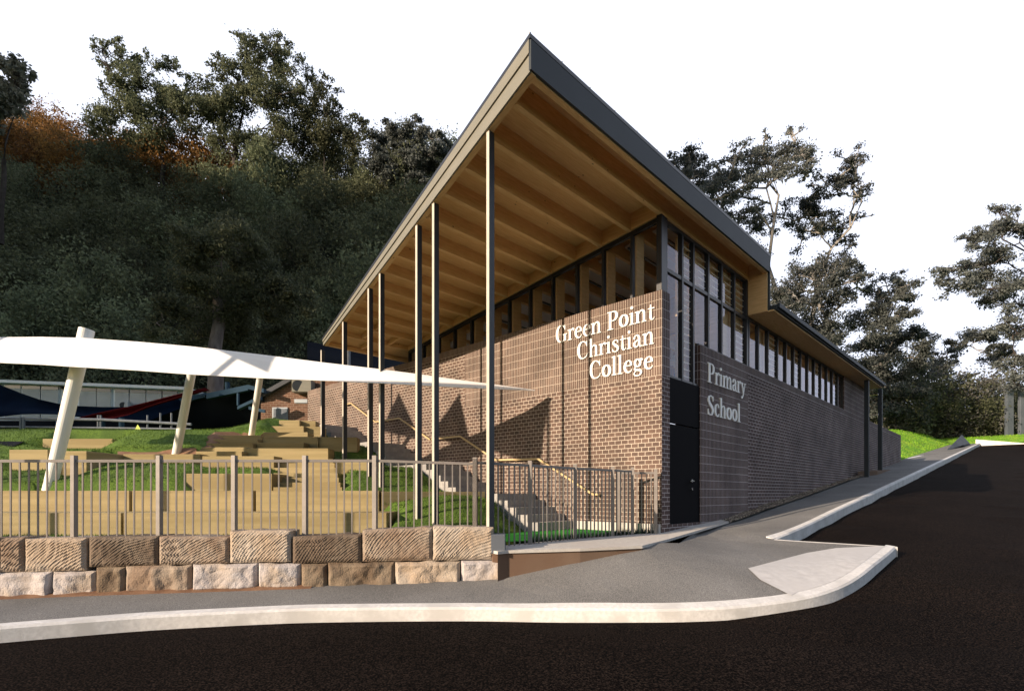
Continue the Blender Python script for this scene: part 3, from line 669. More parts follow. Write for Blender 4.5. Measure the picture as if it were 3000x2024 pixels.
mb = MB(); mb.ub(8.9, 9.0, VH+.1, 18.9, .5, 1.6); mb.ub(8.9, 9.0, .3, VH, .5, 1.2); mb.ub(8.9, 9.0, VH, VH+.3, .5, 4.3); mb.ub(.28, 9, 18.8, 18.9, .5, 4.76); mb.build('interior_wall', M['plaster'], SB)
mb = MB(); mb.ub(.28, 9, .28, 18.8, .4, .5); mb.build('interior_floor', M['plaster'], SB, uv=True)
mb = MB(); mb.ub(.3, 8.9, VH+.1, 18.8, 4.70, 4.76); mb.build('interior_ceiling', M['soffit'], SB, uv=True)
for v in (1.72+.2, 2.65, 3.5, 4.4, 6.2, 8, 10, 12, 14): MB().ub(.22, .50, v-.06, v+.06, .5, 5.6 if v < 4.7 else 4.69).build('interior_column', M['timber'], SB, uv=True)
for k in (1, 4, 5): MB().ub(.20, .24, edges[k]+.04+(.0 if k != 4 else .12), edges[k+1]-.04, .6, 5.65).build('timber_panel', M['timber'], SB, uv=True)
for k in (2, 3): MB().ub(.20, .24, edges[k]+.30, edges[k+1]-.04, 4.6, 5.65).build('timber_panel', M['timber'], SB, uv=True)
for k in range(2, len(vs_)-1, 3): MB().ub(.20, .24, vs_[k]+.05, vs_[k+1]-.03, .6, 4.69).build('timber_panel', M['timber'], SB, uv=True)
sh = MB()
for z in (2.6, 3.1, 3.6, 4.1): sh.ub(1.6, 1.9, 1.0, 4.4, z, z+.04)
for v in (1.0, 2.1, 3.2, 4.36): sh.ub(1.6, 1.9, v, v+.04, 1.0, 4.14)
sh.build('bookshelf', M['white'], SB); shelf = SB.children[-1]
bkc = [mat('book_%s' % n, c, .6) for n, c in (('cream', (.6,.5,.35)), ('blue', (.08,.14,.3)), ('brown', (.3,.16,.08)), ('white', (.7,.7,.68)))]
for z in (2.64, 3.14, 3.64):
    v = 1.06
    while v < 4.3:
        w_ = random.uniform(.03, .07); h = random.uniform(.22, .36)
        if random.random() < .75 and abs(v-2.1) > .08 and abs(v-3.2) > .08: MB().ub(1.64, 1.86, v, v+w_, z+.002, z+h).build('book', random.choice(bkc), shelf)
        v += w_+.008 if random.random() < .85 else .3
# slender canopy posts
PP = [(1428, 1446.8), (1268.5, 1284.5), (1219.5, 1234.5), (1112, 1125.5), (1079, 1091.5), (1004.7, 1015.7), (939.6, 952.6)]
for i, (a, b) in enumerate(PP):
    t = ((a+b)/2-1500)/F
    # point on the eave line inset .06
    lo, hi = -.4, 12.
    for _ in range(50):
        m_ = (lo+hi)/2; p = B(m_, ve(m_)+.07)
        if p.x/p.y > t: lo = m_
        else: hi = m_
    u = lo; v = ve(u)+.07; p = B(u, v)
    dk = (b-a)/F*p.y
    MB().ub(u-.055/2, u+.055/2, v-.055, v+.055, zlawn(p.x, p.y)-.15, zb(u)+.0).build('canopy_post', M['post_shade'], SB)
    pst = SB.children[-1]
    MB().ub(u-.03, u+.03, v-.062, v-.0555, zlawn(p.x, p.y)-.15, zb(u)-.006).build('post_lit_face', M['post'], pst)  # pale plate added to paint the sunlit face of the post

# ------------------------------------------------------------------ lettering
def S(*p): return ('s', p)
def Ln(x0, y0, x1, y1, w, w1=None): return ('l', ((x0, y0, w), (x1, y1, w1 or w)))
def D(x, y, r): return ('d', (x, y, r))
def El(cx, cy, rx, ry, wx, wy):
    return ('e', [(cx+rx*math.cos(a), cy+ry*math.sin(a), wx*abs(math.cos(a))+wy*abs(math.sin(a))) for a in [2*math.pi*k/28 for k in range(29)]])
def stem(x, h, l=.13, r=.13, head=True, w=.135):
    o = [Ln(x, .01, x, h, w), Ln(x-l-.02, .022, x+r+.02, .022, .044)]
    if head: o += [Ln(x-l-.02, h-.05, x, h-.02, .05), Ln(x-l, h-.03, x+.06, h-.006, .03)]
    return o
arch = lambda x: [S((x+.05,.46,.04),(x+.16,.61,.06),(x+.27,.63,.09),(x+.35,.55,.125),(x+.37,.42,.13)), Ln(x+.37, .43, x+.37, .01, .13), Ln(x+.24, .022, x+.51, .022, .044)]
big = lambda c: [S((.70,.70,.03),(.64,.86,.06),(.56,.94,.075),(.42,.985,.05),(.27,.93,.11),(.15,.75,.16),(.12,.5,.18),(.15,.27,.16),(.26,.08,.11),(.42,.012,.05),(.58,.05,.055)), Ln(.70, .99, .70, .68, .045)] + (
    [S((.58,.05,.055),(.68,.13,.045),(.74,.28,.03))] if c else [S((.58,.05,.055),(.66,.10,.06)), Ln(.69, .04, .69, .40, .15), Ln(.53, .42, .85, .42, .045)])
GL = {
 'G': (.90, big(0)), 'C': (.82, big(1)),
 'r': (.47, stem(.15, .63)+[S((.20,.47,.04),(.27,.59,.06),(.36,.63,.085),(.42,.61,.09)), D(.42, .575, .065)]),
 'e': (.58, [Ln(.12, .37, .50, .37, .045), S((.47,.37,.13),(.455,.52,.11),(.39,.615,.07),(.30,.64,.05),(.19,.58,.10),(.12,.45,.14),(.10,.32,.15),(.13,.17,.14),(.22,.05,.10),(.34,.015,.07),(.45,.06,.05),(.53,.17,.025))]),
 'n': (.70, stem(.15, .63)+arch(.15)),
 'm': (1.06, stem(.15, .63)+arch(.15)+arch(.52)),
 'h': (.70, stem(.15, 1.04)+arch(.15)),
 'l': (.36, stem(.17, 1.04)),
 'i': (.36, stem(.17, .63)+[D(.165, .90, .085)]),
 'P': (.76, [Ln(.21, .01, .21, .99, .16), Ln(.03, .022, .41, .022, .044), Ln(.03, .978, .35, .978, .044), S((.22,.975,.045),(.42,.97,.055),(.55,.92,.10),(.61,.83,.145),(.625,.73,.155),(.60,.62,.14),(.52,.52,.10),(.40,.475,.05),(.27,.47,.045))]),
 'o': (.62, [El(.30, .325, .215, .30, .15, .05)]),
 't': (.44, [Ln(.20, .12, .20, .80, .13, .07), Ln(.04, .60, .41, .60, .05), S((.20,.16,.13),(.22,.06,.10),(.29,.02,.065),(.37,.05,.035),(.41,.13,.02))]),
 's': (.50, [S((.405,.46,.03),(.385,.57,.05),(.32,.63,.05),(.22,.635,.06),(.13,.57,.10),(.13,.47,.12),(.22,.38,.14),(.34,.29,.145),(.41,.18,.12),(.37,.07,.09),(.26,.012,.05),(.15,.03,.05),(.09,.10,.05),(.07,.20,.03)), Ln(.41, .62, .41, .46, .03), Ln(.07, .03, .07, .19, .03)]),
 'a': (.60, [S((.11,.47,.11),(.14,.57,.08),(.24,.64,.05),(.34,.61,.09),(.40,.50,.13),(.41,.38,.13)), D(.12, .49, .06), Ln(.41, .42, .41, .10, .13), S((.40,.38,.05),(.28,.35,.06),(.15,.27,.11),(.11,.16,.13),(.17,.05,.10),(.27,.03,.06),(.38,.12,.04)), S((.42,.14,.12),(.45,.045,.08),(.51,.02,.05),(.58,.07,.025))]),
 'g': (.60, [El(.27, .43, .155, .195, .125, .045), S((.18,.25,.045),(.10,.17,.06),(.12,.09,.09),(.25,.06,.10),(.40,.02,.11),(.48,-.07,.10),(.42,-.20,.07),(.27,-.25,.05),(.12,-.21,.06),(.07,-.12,.06),(.13,-.02,.045),(.22,.04,.04)), S((.37,.56,.035),(.44,.62,.05),(.52,.60,.08)), D(.52, .58, .055)]),
 'y': (.66, [Ln(.13, .62, .34, .06, .125), Ln(.53, .61, .33, .03, .05), S((.35,.08,.05),(.28,-.10,.05),(.20,-.22,.07)), D(.15, -.20, .075), Ln(.01, .612, .27, .612, .04), Ln(.41, .612, .65, .612, .04)]),
 'S': (.66, [S((.54,.72,.03),(.50,.88,.06),(.41,.97,.06),(.29,.985,.06),(.16,.90,.11),(.12,.76,.15),(.19,.62,.17),(.33,.50,.19),(.48,.37,.18),(.52,.22,.15),(.44,.07,.10),(.30,.01,.055),(.18,.04,.055),(.10,.15,.05),(.07,.30,.03)), Ln(.54, .99, .54, .72, .035), Ln(.07, .01, .07, .30, .035)]),
 'c': (.54, [S((.44,.50,.08),(.38,.61,.07),(.29,.64,.05),(.18,.57,.10),(.12,.45,.14),(.10,.32,.15),(.13,.17,.14),(.22,.05,.10),(.32,.015,.06),(.42,.06,.045),(.49,.17,.025)), D(.42, .52, .065)]),
 ' ': (.34, [])}
def crs(P, n=7):
    P = [np.array(p, float) for p in P]; Q = [2*P[0]-P[1]]+P+[2*P[-1]-P[-2]]; o = []
    for i in range(1, len(Q)-2):
        for k in range(n):
            t = k/n; a, b, c, d = Q[i-1:i+3]
            o.append(.5*((2*b)+(-a+c)*t+(2*a-5*b+4*c-d)*t*t+(-a+3*b-3*c+d)*t**3))
    o.append(P[-1]); return o
def lettering(text, P0, ex, ez, n_out, cap, width, parent, name, thick=.028, bold=1.0):
    adv = sum(GL[c][0] for c in text); sx = width/adv; x = 0; k = 0
    wordo = None
    for ch in text:
        aw, st = GL[ch]; mb = MB()
        for kind, d in st:
            if kind == 'd':
                cx, cy, r = d; ring = [(cx+r*math.cos(a)*.95, cy+r*math.sin(a)) for a in [2*math.pi*i/16 for i in range(16)]]
                polys = [ring]
            else:
                pts = crs(d) if kind == 's' else [np.array(q, float) for q in d]
                L1, L2 = [], []
                for i in range(len(pts)):
                    t = pts[min(i+1, len(pts)-1)][:2]-pts[max(i-1, 0)][:2]
                    if kind == 'e' and i in (0, len(pts)-1): t = pts[1][:2]-pts[-2][:2]
                    t = t/(np.linalg.norm(t)+1e-9); nn = np.array([-t[1], t[0]]); w_ = max(pts[i][2]*bold, .02)/2
                    L1.append(pts[i][:2]+nn*w_); L2.append(pts[i][:2]-nn*w_)
                polys = [[tuple(L1[i]), tuple(L1[i+1]), tuple(L2[i+1]), tuple(L2[i])] for i in range(len(L1)-1)]
            off = thick+(k % 9)*.0004; k += 1
            for pg in polys:
                n = len(pg); f = [P0+ex*((x+a)*sx)+ez*(b*cap)+n_out*off for a, b in pg]; bk = [q-n_out*(off-.004) for q in f]
                mb.add(f+bk, [tuple(range(n))]+[(i, (i+1) % n, n+(i+1) % n, n+i) for i in range(n)])
        if st: mb.build(name, M['letter'], parent)
        x += aw
ZV = Vector((0,0,1)); nL = Vector((-RX, -RY, 0)); nR = Vector((-LX, -LY, 0)); eL = Vector((-LX, -LY, 0)); eR = Vector((RX, RY, 0))
for txt, ul, ur, z in (('Green Point', 2.75, .137, 3.585), ('Christian', 2.12, .145, 3.085), ('College', 1.776, .165, 2.585)):
    lettering(txt, B(ul, 0, z), eL, ZV, nL, .395, ul-ur, SB, 'sign_letter')
for txt, va, vb, z in (('Primary', 2.11, 4.45, 2.60), ('School', 2.11, 4.08, 1.85)):
    lettering(txt, B(0, va, z), eR, ZV, nR, .455, vb-va, SB, 'sign_letter')
# ------------------------------------------------------------------ stair and handrail along the wall
st = MB(); fl = [(2.2,-.76,.02),(4.9,.02,.80),(7.7,.80,1.58),(10.6,1.58,2.36)]; prev = None; V0 = -1.3
for i, (u0, za, zc) in enumerate(fl):
    n = 5; h = (zc-za)/n
    for k in range(n):
        a = u0+.3*k; b = u0+.3*(k+1) if k < n-1 else (fl[i+1][0] if i < 3 else 15.5)
        st.ub(a, b, V0, -.001, za-1.0 if i else -1.1, za+h*(k+1))
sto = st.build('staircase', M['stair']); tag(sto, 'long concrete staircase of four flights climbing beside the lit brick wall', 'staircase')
rl = [(1.45,.0),(1.62,.0),(3.23,.86),(4.70,.92-.02),(6.14,1.63),(7.5,1.63),(9.08,2.42),(10.47,2.43),(12.06,3.24),(12.48,3.24)]
hr = thing('handrail', B(7, -.1, 1), 'bronze coloured stepped handrail fixed along the lit brick wall above the stairs', 'handrail')
mb = MB(); rp_ = [B(u, -.09, z) for u, z in rl]
for a, b in zip(rp_, rp_[1:]): mb.bar(a, b, .045)
mb.build('rail', M['rail'], hr)
for u in (1.5, 2.6, 4.0, 5.5, 6.9, 8.4, 9.8, 11.3, 12.4):
    z = np.interp(u, [r[0] for r in rl], [r[1] for r in rl]); MB().bar(B(u, -.09, z-.02), B(u, .0, z-.06), .02).build('bracket', M['rail'], hr)

# ------------------------------------------------------------------ sandstone boundary wall with rough blocks
SWL = lambda x: 8.23+.103*x          # front line of the wall
def yline(px): t = (px-1500)/F; return 8.23/(1-.103*t)
sw = thing('sandstone_wall', (-4, 8.6, .2), 'rough sandstone block retaining wall in two courses along the footpath', 'retaining wall')
from mathutils import noise
stone_m = []
def stonemat(name, a, b, c):
    m = noisy(name, a, b, 3.5, .9, .6, 40, c3=c, s3=2.2, detail=8); return m
SM = {'cream': stonemat('sandstone_cream', (0.351,0.294,0.237), (0.460,0.398,0.336), (0.390,0.304,0.227)), 'tan': stonemat('sandstone_tan', (0.263,0.209,0.163), (0.368,0.302,0.241), (0.238,0.171,0.124)),
      'brown': stonemat('sandstone_brown', (0.096,0.071,0.052), (0.165,0.122,0.089), (0.184,0.146,0.112)), 'grey': stonemat('sandstone_grey', (0.397,0.359,0.352), (0.496,0.464,0.463), (0.389,0.325,0.271)),
      'umber': stonemat('sandstone_umber', (0.159,0.115,0.080), (0.260,0.204,0.147), (0.133,0.093,0.062))}
def stone(px0, px1, yt0, yt1, yb0, yb1, mname, style, depth=.45, seed=0):
    Ya, Yb = yline(px0), yline(px1)
    A = Vector(((px0-1500)/F*Ya, Ya, 0)); Bq = Vector(((px1-1500)/F*Yb, Yb, 0)); d = (Bq-A); Lh = d.length; d.normalize(); nrm = Vector((d.y, -d.x, 0))
    zt0, zt1 = (1448-yt0)/F*Ya+H, (1448-yt1)/F*Yb+H; zb0, zb1 = (1448-yb0)/F*Ya+H, (1448-yb1)/F*Yb+H
    nx, nz = max(14, int(Lh/.022)), 22
    mb = MB(); idx = {}
    off = Vector((seed*7.3, seed*3.1, 0))
    for j in range(nz+1):
        for i in range(nx+1):
            s, t = i/nx, j/nz; e = min(s*Lh, (1-s)*Lh, .001+t*.4, .001+(1-t)*.4)
            rag = .02*noise.noise(Vector((s*Lh*5, t*2, seed*2.)))
            z = (zb0+(zb1-zb0)*s)*(1-t)+(zt0+(zt1-zt0)*s)*t + (rag if j in (0, nz) else 0)
            P = Vector((s*Lh, 0, z*1.0))+off
            rnd = min(1, e/.05); bulge = .035*(1-(1-rnd)**2)
            if style == 'saw':
                cx, cz = .1+.25*math.sin(seed), -.75; rr = math.hypot(s*Lh-cx-1.1, (t*.4)-cz)
                rr += .03*noise.noise(P*3)
                g = abs(((rr/.034) % 1)-.5)*2; bulge += .022*g*(.4+.6*min(1, max(0, .6+noise.noise(P*2.2))))+.012*noise.noise(P*14)
            else:
                q = noise.ridged_multi_fractal(P*2.4, 1.0, 2.0, 5, 1.0, 2.0)
                bulge += .05*noise.noise(P*3.1)+.028*q*.6+.03*abs(noise.noise(P*7))
            bulge *= rnd**.5
            o = A+d*(s*Lh)+nrm*bulge; mb.v.append((o.x, o.y, z))
    for j in range(nz):
        for i in range(nx):
            k = j*(nx+1)+i; mb.f.append((k, k+1, k+nx+2, k+nx+1))
    # top, sides, back
    bk = -nrm*depth; top = [nz*(nx+1)+i for i in range(nx+1)]; bot = list(range(nx+1))
    n0 = len(mb.v)
    for i in top: p = Vector(mb.v[i]); mb.v.append(tuple(p+bk))
    for i in bot: p = Vector(mb.v[i]); mb.v.append(tuple(p+bk))
    for i in range(nx):
        mb.f.append((top[i], top[i+1], n0+i+1, n0+i)); mb.f.append((bot[i+1], bot[i], n0+nx+1+i, n0+nx+2+i)); mb.f.append((n0+i, n0+i+1, n0+nx+2+i, n0+nx+1+i))
    for c_ in (0, nx):
        col = [j*(nx+1)+c_ for j in range(nz+1)]; f = col+[n0+c_, n0+nx+1+c_]; mb.f.append(tuple(f))
    return mb.build('stone_block', SM[mname], sw)
top = [(-330,-190,1578,1577,1685,1683,'tan','saw'),(-186,-4,1577,1576,1682,1677,'brown','saw'),(0,72,1575,1575,1676,1674,'tan','saw'),(74,253,1577,1575,1674,1670,'cream','saw'),(262,464,1573,1570,1660,1656,'brown','saw'),(467,672,1571,1572,1654,1650,'tan','saw'),
       (674,852,1554,1554,1648,1645,'cream','saw'),(858,1059,1571,1564,1650,1646,'brown','saw'),(1062,1266,1552,1545,1644,1641,'tan','saw'),(1268,1446,1541,1544,1641,1638,'cream','saw')]
bot = [(-330,-160,1683,1683,1775,1768,'grey','rock'),(-158,-3,1682,1679,1768,1758,'umber','rock'),(0,154,1677,1674,1753,1744,'grey','rock'),(157,281,1674,1673,1742,1736,'grey','rock'),(283,367,1662,1660,1735,1733,'umber','rock'),(369,563,1657,1655,1733,1727,'tan','rock'),
       (566,755,1652,1650,1724,1718,'grey','rock'),(758,881,1649,1650,1716,1716,'grey','rock'),(883,959,1652,1651,1722,1724,'umber','rock'),(961,1156,1648,1646,1726,1716,'umber','rock'),(1158,1348,1646,1643,1715,1709,'cream','rock'),(1351,1477,1642,1641,1707,1697,'grey','rock')]
for i, b in enumerate(top): stone(*b, seed=i+1)
for i, b in enumerate(bot): stone(b[0], b[1], b[2], b[3], b[4]+9, b[5]+9, b[6], b[7], seed=i+21)
# earth fillet at its left foot
mb = MB()
for i in range(14):
    a, b = -12+i*.65, -12+(i+1)*.65; wa, wb = .16*(1-i/14)+.03, .16*(1-(i+1)/14)+.03; f = lambda x: SWL(x)-.02
    za, zc = TP(a, f(a))+H, TP(b, f(b))+H
    mb.add([(a, f(a)-wa-.1, za-.02), (b, f(b)-wb-.1, zc-.02), (b, f(b)+.1, zc+.06), (a, f(a)+.1, za+.06)], [(0,1,2,3)])
o = mb.build('soil', M['earth']); o['kind'] = 'structure'

# ------------------------------------------------------------------ metal picket fences
def fence(name, label, stations, ztop, zbot, sp=.113, railh=.035, clamps=True, posts=None, pw=.065, extra_post=()):
    f = thing(name, Vector((stations[0][0], stations[0][1], zbot(*stations[0])+H)), label, 'fence')
    for i, (a, b) in enumerate(zip(stations, stations[1:])):
        A, Bq = Vector((*a, 0)), Vector((*b, 0)); L = (Bq-A).length; d = (Bq-A)/L
        za, zc = ztop(*a)+H, ztop(*b)+H
        MB().bar(Vector((a[0], a[1], za-.045))+d*pw*.5, Vector((b[0], b[1], zc-.045))-d*pw*.5, .032, .04).build('top_rail', M['fence'], f)
        n = max(2, round((L-.06)/sp)); pk = MB()
        for k in range(1, n):
            p = A+d*(L*k/n); zz = za+(zc-za)*k/n; pk.bar((p.x, p.y, zbot(p.x, p.y)+H+.01), (p.x, p.y, zz-.066), .019, .019, up=(d.x, d.y, 0))
        pk.build('pickets', M['fence'], f)
    for p in stations:
        MB().bar((p[0], p[1], zbot(*p)+H-.05), (p[0], p[1], ztop(*p)+H+.035), pw, pw, up=(.23, 1, 0) if True else None).build('post', M['fence'], f)
    return f
def fx(px, k=8.42): t = (px-1500)/F; Y = k/(1-.103*t); return (t*Y, Y)
f1 = [fx(p) for p in (-560, -300, -50, 217, 467, 686.5, 894, 1098.5, 1392)]
ztf = lambda x, y: (1448-1341)/F*y if x < -2 else (1448-(1341+9*min(1, (x+2)/1.35)))/F*y
fence('picket_fence', 'brown grey metal picket fence standing behind the rough sandstone wall', f1, ztf, lambda x, y: -.75)
st2 = [fx(1392)]+[( (px-1500)/F*Y, Y) for px, Y in ((1553, 9.0), (1685, 9.8), (1795, 10.4), (1853, 10.7))]
fence('picket_fence', 'taller metal picket fence on the concrete apron in front of the green turf', st2, lambda x, y: .535-.012*(x+.6), lambda x, y: -.845+.005*x, sp=.098)
st3 = [((1812-1500)/F*10.95, 10.95), ((1921-1500)/F*10.86, 10.86)]
fence('picket_fence', 'short sunlit fence panel meeting the corner of the dark brick wall', st3, lambda x, y: .475, lambda x, y: -.80, sp=.085)
# tufts of grass at the fence foot
def blades(name, pts, hgt, m, n, spread=.05):
    mb = MB()
    for (x, y, z) in pts:
        for _ in range(n):
            a = random.uniform(0, 6.28); bx, by = x+random.gauss(0, spread), y+random.gauss(0, spread); h = hgt*random.uniform(.5, 1.1); w_ = .006; lean = random.uniform(0, .5)*h
            dx, dy = math.cos(a), math.sin(a)
            mb.add([(bx-dy*w_, by+dx*w_, z), (bx+dy*w_, by-dx*w_, z), (bx+dx*lean, by+dy*lean, z+h)], [(0,1,2)])
    return mb.build(name, m)
tf = []
for i in range(90):
    k = i/89; s_ = k*3.999; j = min(int(s_), 3); a, b = st2[1:][min(j, 3)], (st2[1:]+[(2.85, 10.95)])[min(j+1, 4)]; q = s_-j
    x, y = a[0]+(b[0]-a[0])*q, a[1]+(b[1]-a[1])*q; tf.append((x, y+.06, -.80+H))
o = blades('grass', tf, .14, M['tuft'], 12, .035); tag(o, 'dark grass tufts along the foot of the taller picket fence', 'grass', kind='stuff')

# ------------------------------------------------------------------ sawn sandstone terrace blocks
BG = 'sawn yellow sandstone terrace blocks and steps'
def yb(px0, px1, yt, ybm, Y, label, depth=.5, rot=0., name='sandstone_block'):
    x0, x1 = (px0-1500)/F*Y+.004, (px1-1500)/F*Y-.004; z1 = (1448-yt)/F*Y+H; z0 = (1448-ybm)/F*Y+H-.12
    mb = MB(); cx = (x0+x1)/2; c, s = math.cos(rot), math.sin(rot)
    def T(x, y, z): dx, dy = x-x1, y-Y; return (x1+dx*c-dy*s, Y+dx*s+dy*c, z)
    mb.hexa([T(x0, Y, z0), T(x1, Y, z0), T(x1, Y+depth, z0), T(x0, Y+depth, z0), T(x0, Y, z1), T(x1, Y, z1), T(x1, Y+depth, z1), T(x0, Y+depth, z1)])
    o = mb.build(name, M['yellow'], bevel=.006); tag(o, label, 'stone block' if name == 'sandstone_block' else 'step', BG); return o
def yY(y): return 7094/(y-813)
yb(-420, -2, 1502, 1585, 10.3, 'lowest row yellow block running out of frame at the left', 1.0)
yb(0, 355, 1502, 1585, 10.3, 'long yellow block of the lowest terrace row at the left end', 1.0)
yb(361, 1133, 1502, 1585, 10.3, 'longest yellow block of the lowest terrace row ending beside the dark turf', 1.0)
yb(-420, -2, 1438, 1506, 11.32, 'second row yellow block running out of frame at the left', .55)
yb(2, 379, 1437, 1504, 11.32, 'second terrace row yellow block at the left below the open grass', .55)
yb(386, 743, 1437, 1504, 11.32, 'second terrace row middle yellow block with a soft shadow on its right half', .55)
yb(749, 1110, 1437, 1504, 11.32, 'second terrace row right yellow block ending at the shaded side block', .55)
yb(545, 797, 1387, 1438, 12.0, 'third row yellow block left of the lower flight of yellow steps', .8)
# shaded diagonal block going back to the stair
mb = MB(); za, z0_ = .06+H, -.75+H
P1, P2 = Vector((-2.72, 11.34, 0)), Vector((-.62, 12.45, 0)); nn = Vector((-.48, .88, 0))*.45
mb.hexa([(P1.x,P1.y,z0_),(P2.x,P2.y,z0_+.5),(P2.x+nn.x,P2.y+nn.y,z0_+.5),(P1.x+nn.x,P1.y+nn.y,z0_),(P1.x,P1.y,za),(P2.x,P2.y,za),(P2.x+nn.x,P2.y+nn.y,za),(P1.x+nn.x,P1.y+nn.y,za)])
tag(mb.build('sandstone_block', M['yellow'], bevel=.006), 'long shaded olive block running back diagonally from the terrace to the concrete stair', 'stone block', BG)
# lower flight of steps
for k, (a, b, y0, y1, lab) in enumerate(((800, 1003, 1427, 1440, 'lowest step of the lower flight'), (800, 998, 1413, 1428, 'second step up of the lower flight'), (800, 993, 1399, 1414, 'third step up of the lower flight'), (800, 990, 1386, 1400, 'fourth step up of the lower flight'),
        (802, 985, 1370, 1378, 'fifth step up of the lower flight'), (802, 981, 1356, 1371, 'sixth step up of the lower flight'), (802, 976, 1345, 1357, 'top step of the lower flight'))):
    yb(a, b, y0, y1, 11.95+.30*k+(.25 if k > 3 else 0), lab+' of yellow stone beside the dark grass bank', .7, name='step')
# upper left flight
for k, (a, b, y0, y1) in enumerate(((573, 709, 1322, 1336), (589, 724, 1310, 1324), (606, 741, 1298, 1311), (623, 755, 1286, 1299), (636, 766, 1275, 1287))):
    yb(a, b, y0, y1, 14.0+.36*k, ('lowest', 'second', 'third', 'fourth', 'highest')[k]+' step of the upper left flight cut into the grass bank under the white poles', .6, name='step')
# seating blocks right
yb(723, 962, 1313, 1343, 14.3, 'long yellow seat block just above the fence rail between the two flights', .5)
yb(751, 890, 1296, 1314, 14.9, 'short yellow seat block stacked behind the long one', .5)
yb(770, 932, 1279, 1315, 15.3, 'tall wide yellow block left of the shaded block under the canopy posts', .5)
yb(770, 902, 1266, 1280, 15.9, 'thin yellow block third from the top of the terrace', .5)
yb(794, 890, 1248, 1266, 16.5, 'second highest yellow terrace block half in shadow', .5)
yb(817, 878, 1231, 1248, 17.1, 'highest yellow terrace block in front of the old brick house', .5)
yb(934, 1047, 1281, 1312, 15.5, 'shaded olive block right of the tall yellow block at the foot of the slim posts', .5, rot=.12)
yb(892, 945, 1250, 1280, 16.7, 'shaded block right of the second highest terrace block', .5, rot=.1)
yb(880, 925, 1233, 1250, 17.3, 'shaded block right of the highest terrace block', .5, rot=.1)
yb(987, 1100, 1350, 1374, 13.4, 'shaded block below the fence rail beside the lower flight', .5)
# left hand blocks
yb(124, 330, 1285, 1315, 15.0, 'raised yellow block with a flat top in the upper grass at the left', .9, rot=0)
yb(26, 140, 1317, 1376, 12.9, 'squarish sunlit yellow block nearest the fence at the left', 1.2)
yb(172, 254, 1321, 1391, 12.6, 'yellow block behind the foot of the largest leaning white pole', 1.6)
yb(360, 587, 1330, 1356, 13.7, 'low yellow wall block at the middle of the grass left of its twin', .5)
yb(592, 803, 1336, 1369, 13.5, 'low yellow wall block above the grass strip right of its twin', .5)
o = MB().add([W(344,1312,14.6), W(575,1312,14.2), W(575,1336,13.95), W(344,1334,13.95), W(344,1312,15.0), W(575,1312,14.7)], [(0,1,2,3),(0,4,5,1)]).build('soil', M['earth']); o['kind'] = 'structure'
mb = MB(); q = [W(545,1315,14.6), W(630,1265,15.6), W(708,1264,16.1), W(760,1278,15.9), W(788,1250,17), W(812,1232,17.6)]; dn = [W(530,1330,14.1), W(612,1330,14.2), W(708,1290,15.8), W(752,1296,15.6), W(785,1290,16.3), W(815,1262,17.1)]
mb.v = [tuple(a) for a in q+dn]; mb.f = [(i, i+1, i+7, i+6) for i in range(5)]
o = mb.build('soil', M['earth']); o['kind'] = 'structure'

# ------------------------------------------------------------------ white fabric canopy on leaning poles
cn = thing('fabric_canopy', W(700, 1450, 13), 'long white fabric canopy on leaning white poles tapering to a point beside the wall', 'canopy')
tp_ = [(-420,985),(-200,985),(0,987),(120,986),(237,989),(400,1000),(559,1014),(750,1036),(947,1061),(1100,1079),(1218,1094),(1330,1110),(1428,1122.6),(1500,1132),(1566,1142)]
bt_ = [(-420,1052),(-200,1056),(0,1062.6),(120,1068),(206,1074),(400,1085),(546,1096),(753,1107),(1000,1117),(1110,1122),(1218,1128),(1330,1134),(1428,1138.5),(1500,1141.5),(1568,1144)]
mb = MB(); nt_ = len(tp_); g = []
for i in range(nt_):
    Ya = 11.7+1.1*(i/(nt_-1))**2; a = W(tp_[i][0], tp_[i][1], Ya+.35*(1-i/nt_)); b = W(bt_[i][0], bt_[i][1], Ya-.1); k_ = 1-i/(nt_-1)
    back = Vector((0, .7*k_, .0)); 
    bulge = Vector((0, 0, 0)); c = (a+b)/2+bulge
    g.append([a+back*.6-Vector((0,0,.25*k_)), a+Vector((0,.02,0)), a*.75+b*.25+bulge*.75, c, a*.25+b*.75+bulge*.75, b, b+Vector((0, .04, 0)), b+back*.7+Vector((0,0,.12*k_))])
for r in g: mb.v += [tuple(p) for p in r]
for i in range(nt_-1):
    for k in range(7): mb.f.append((i*8+k, (i+1)*8+k, (i+1)*8+k+1, i*8+k+1))
mb.build('membrane', M['membrane'], cn)
for (xt, yt_, Yt, xb, yb_, Yb_, wt, wb) in ((254,966,12.35,152,1400,12.05,20,17),(567,1060,13.3,520,1309,14.1,12,11.5),(766,1075,14.3,740,1252,15.6,9,8.5)):
    a, b = W(xt, yt_, Yt), W(xb, yb_, Yb_); MB().tube([b-(a-b).normalized()*.3, b, a], [wb/F*Yb_, wb/F*Yb_, wt/F*Yt], 24).build('pole', M['polewhite'], cn, smooth=False)
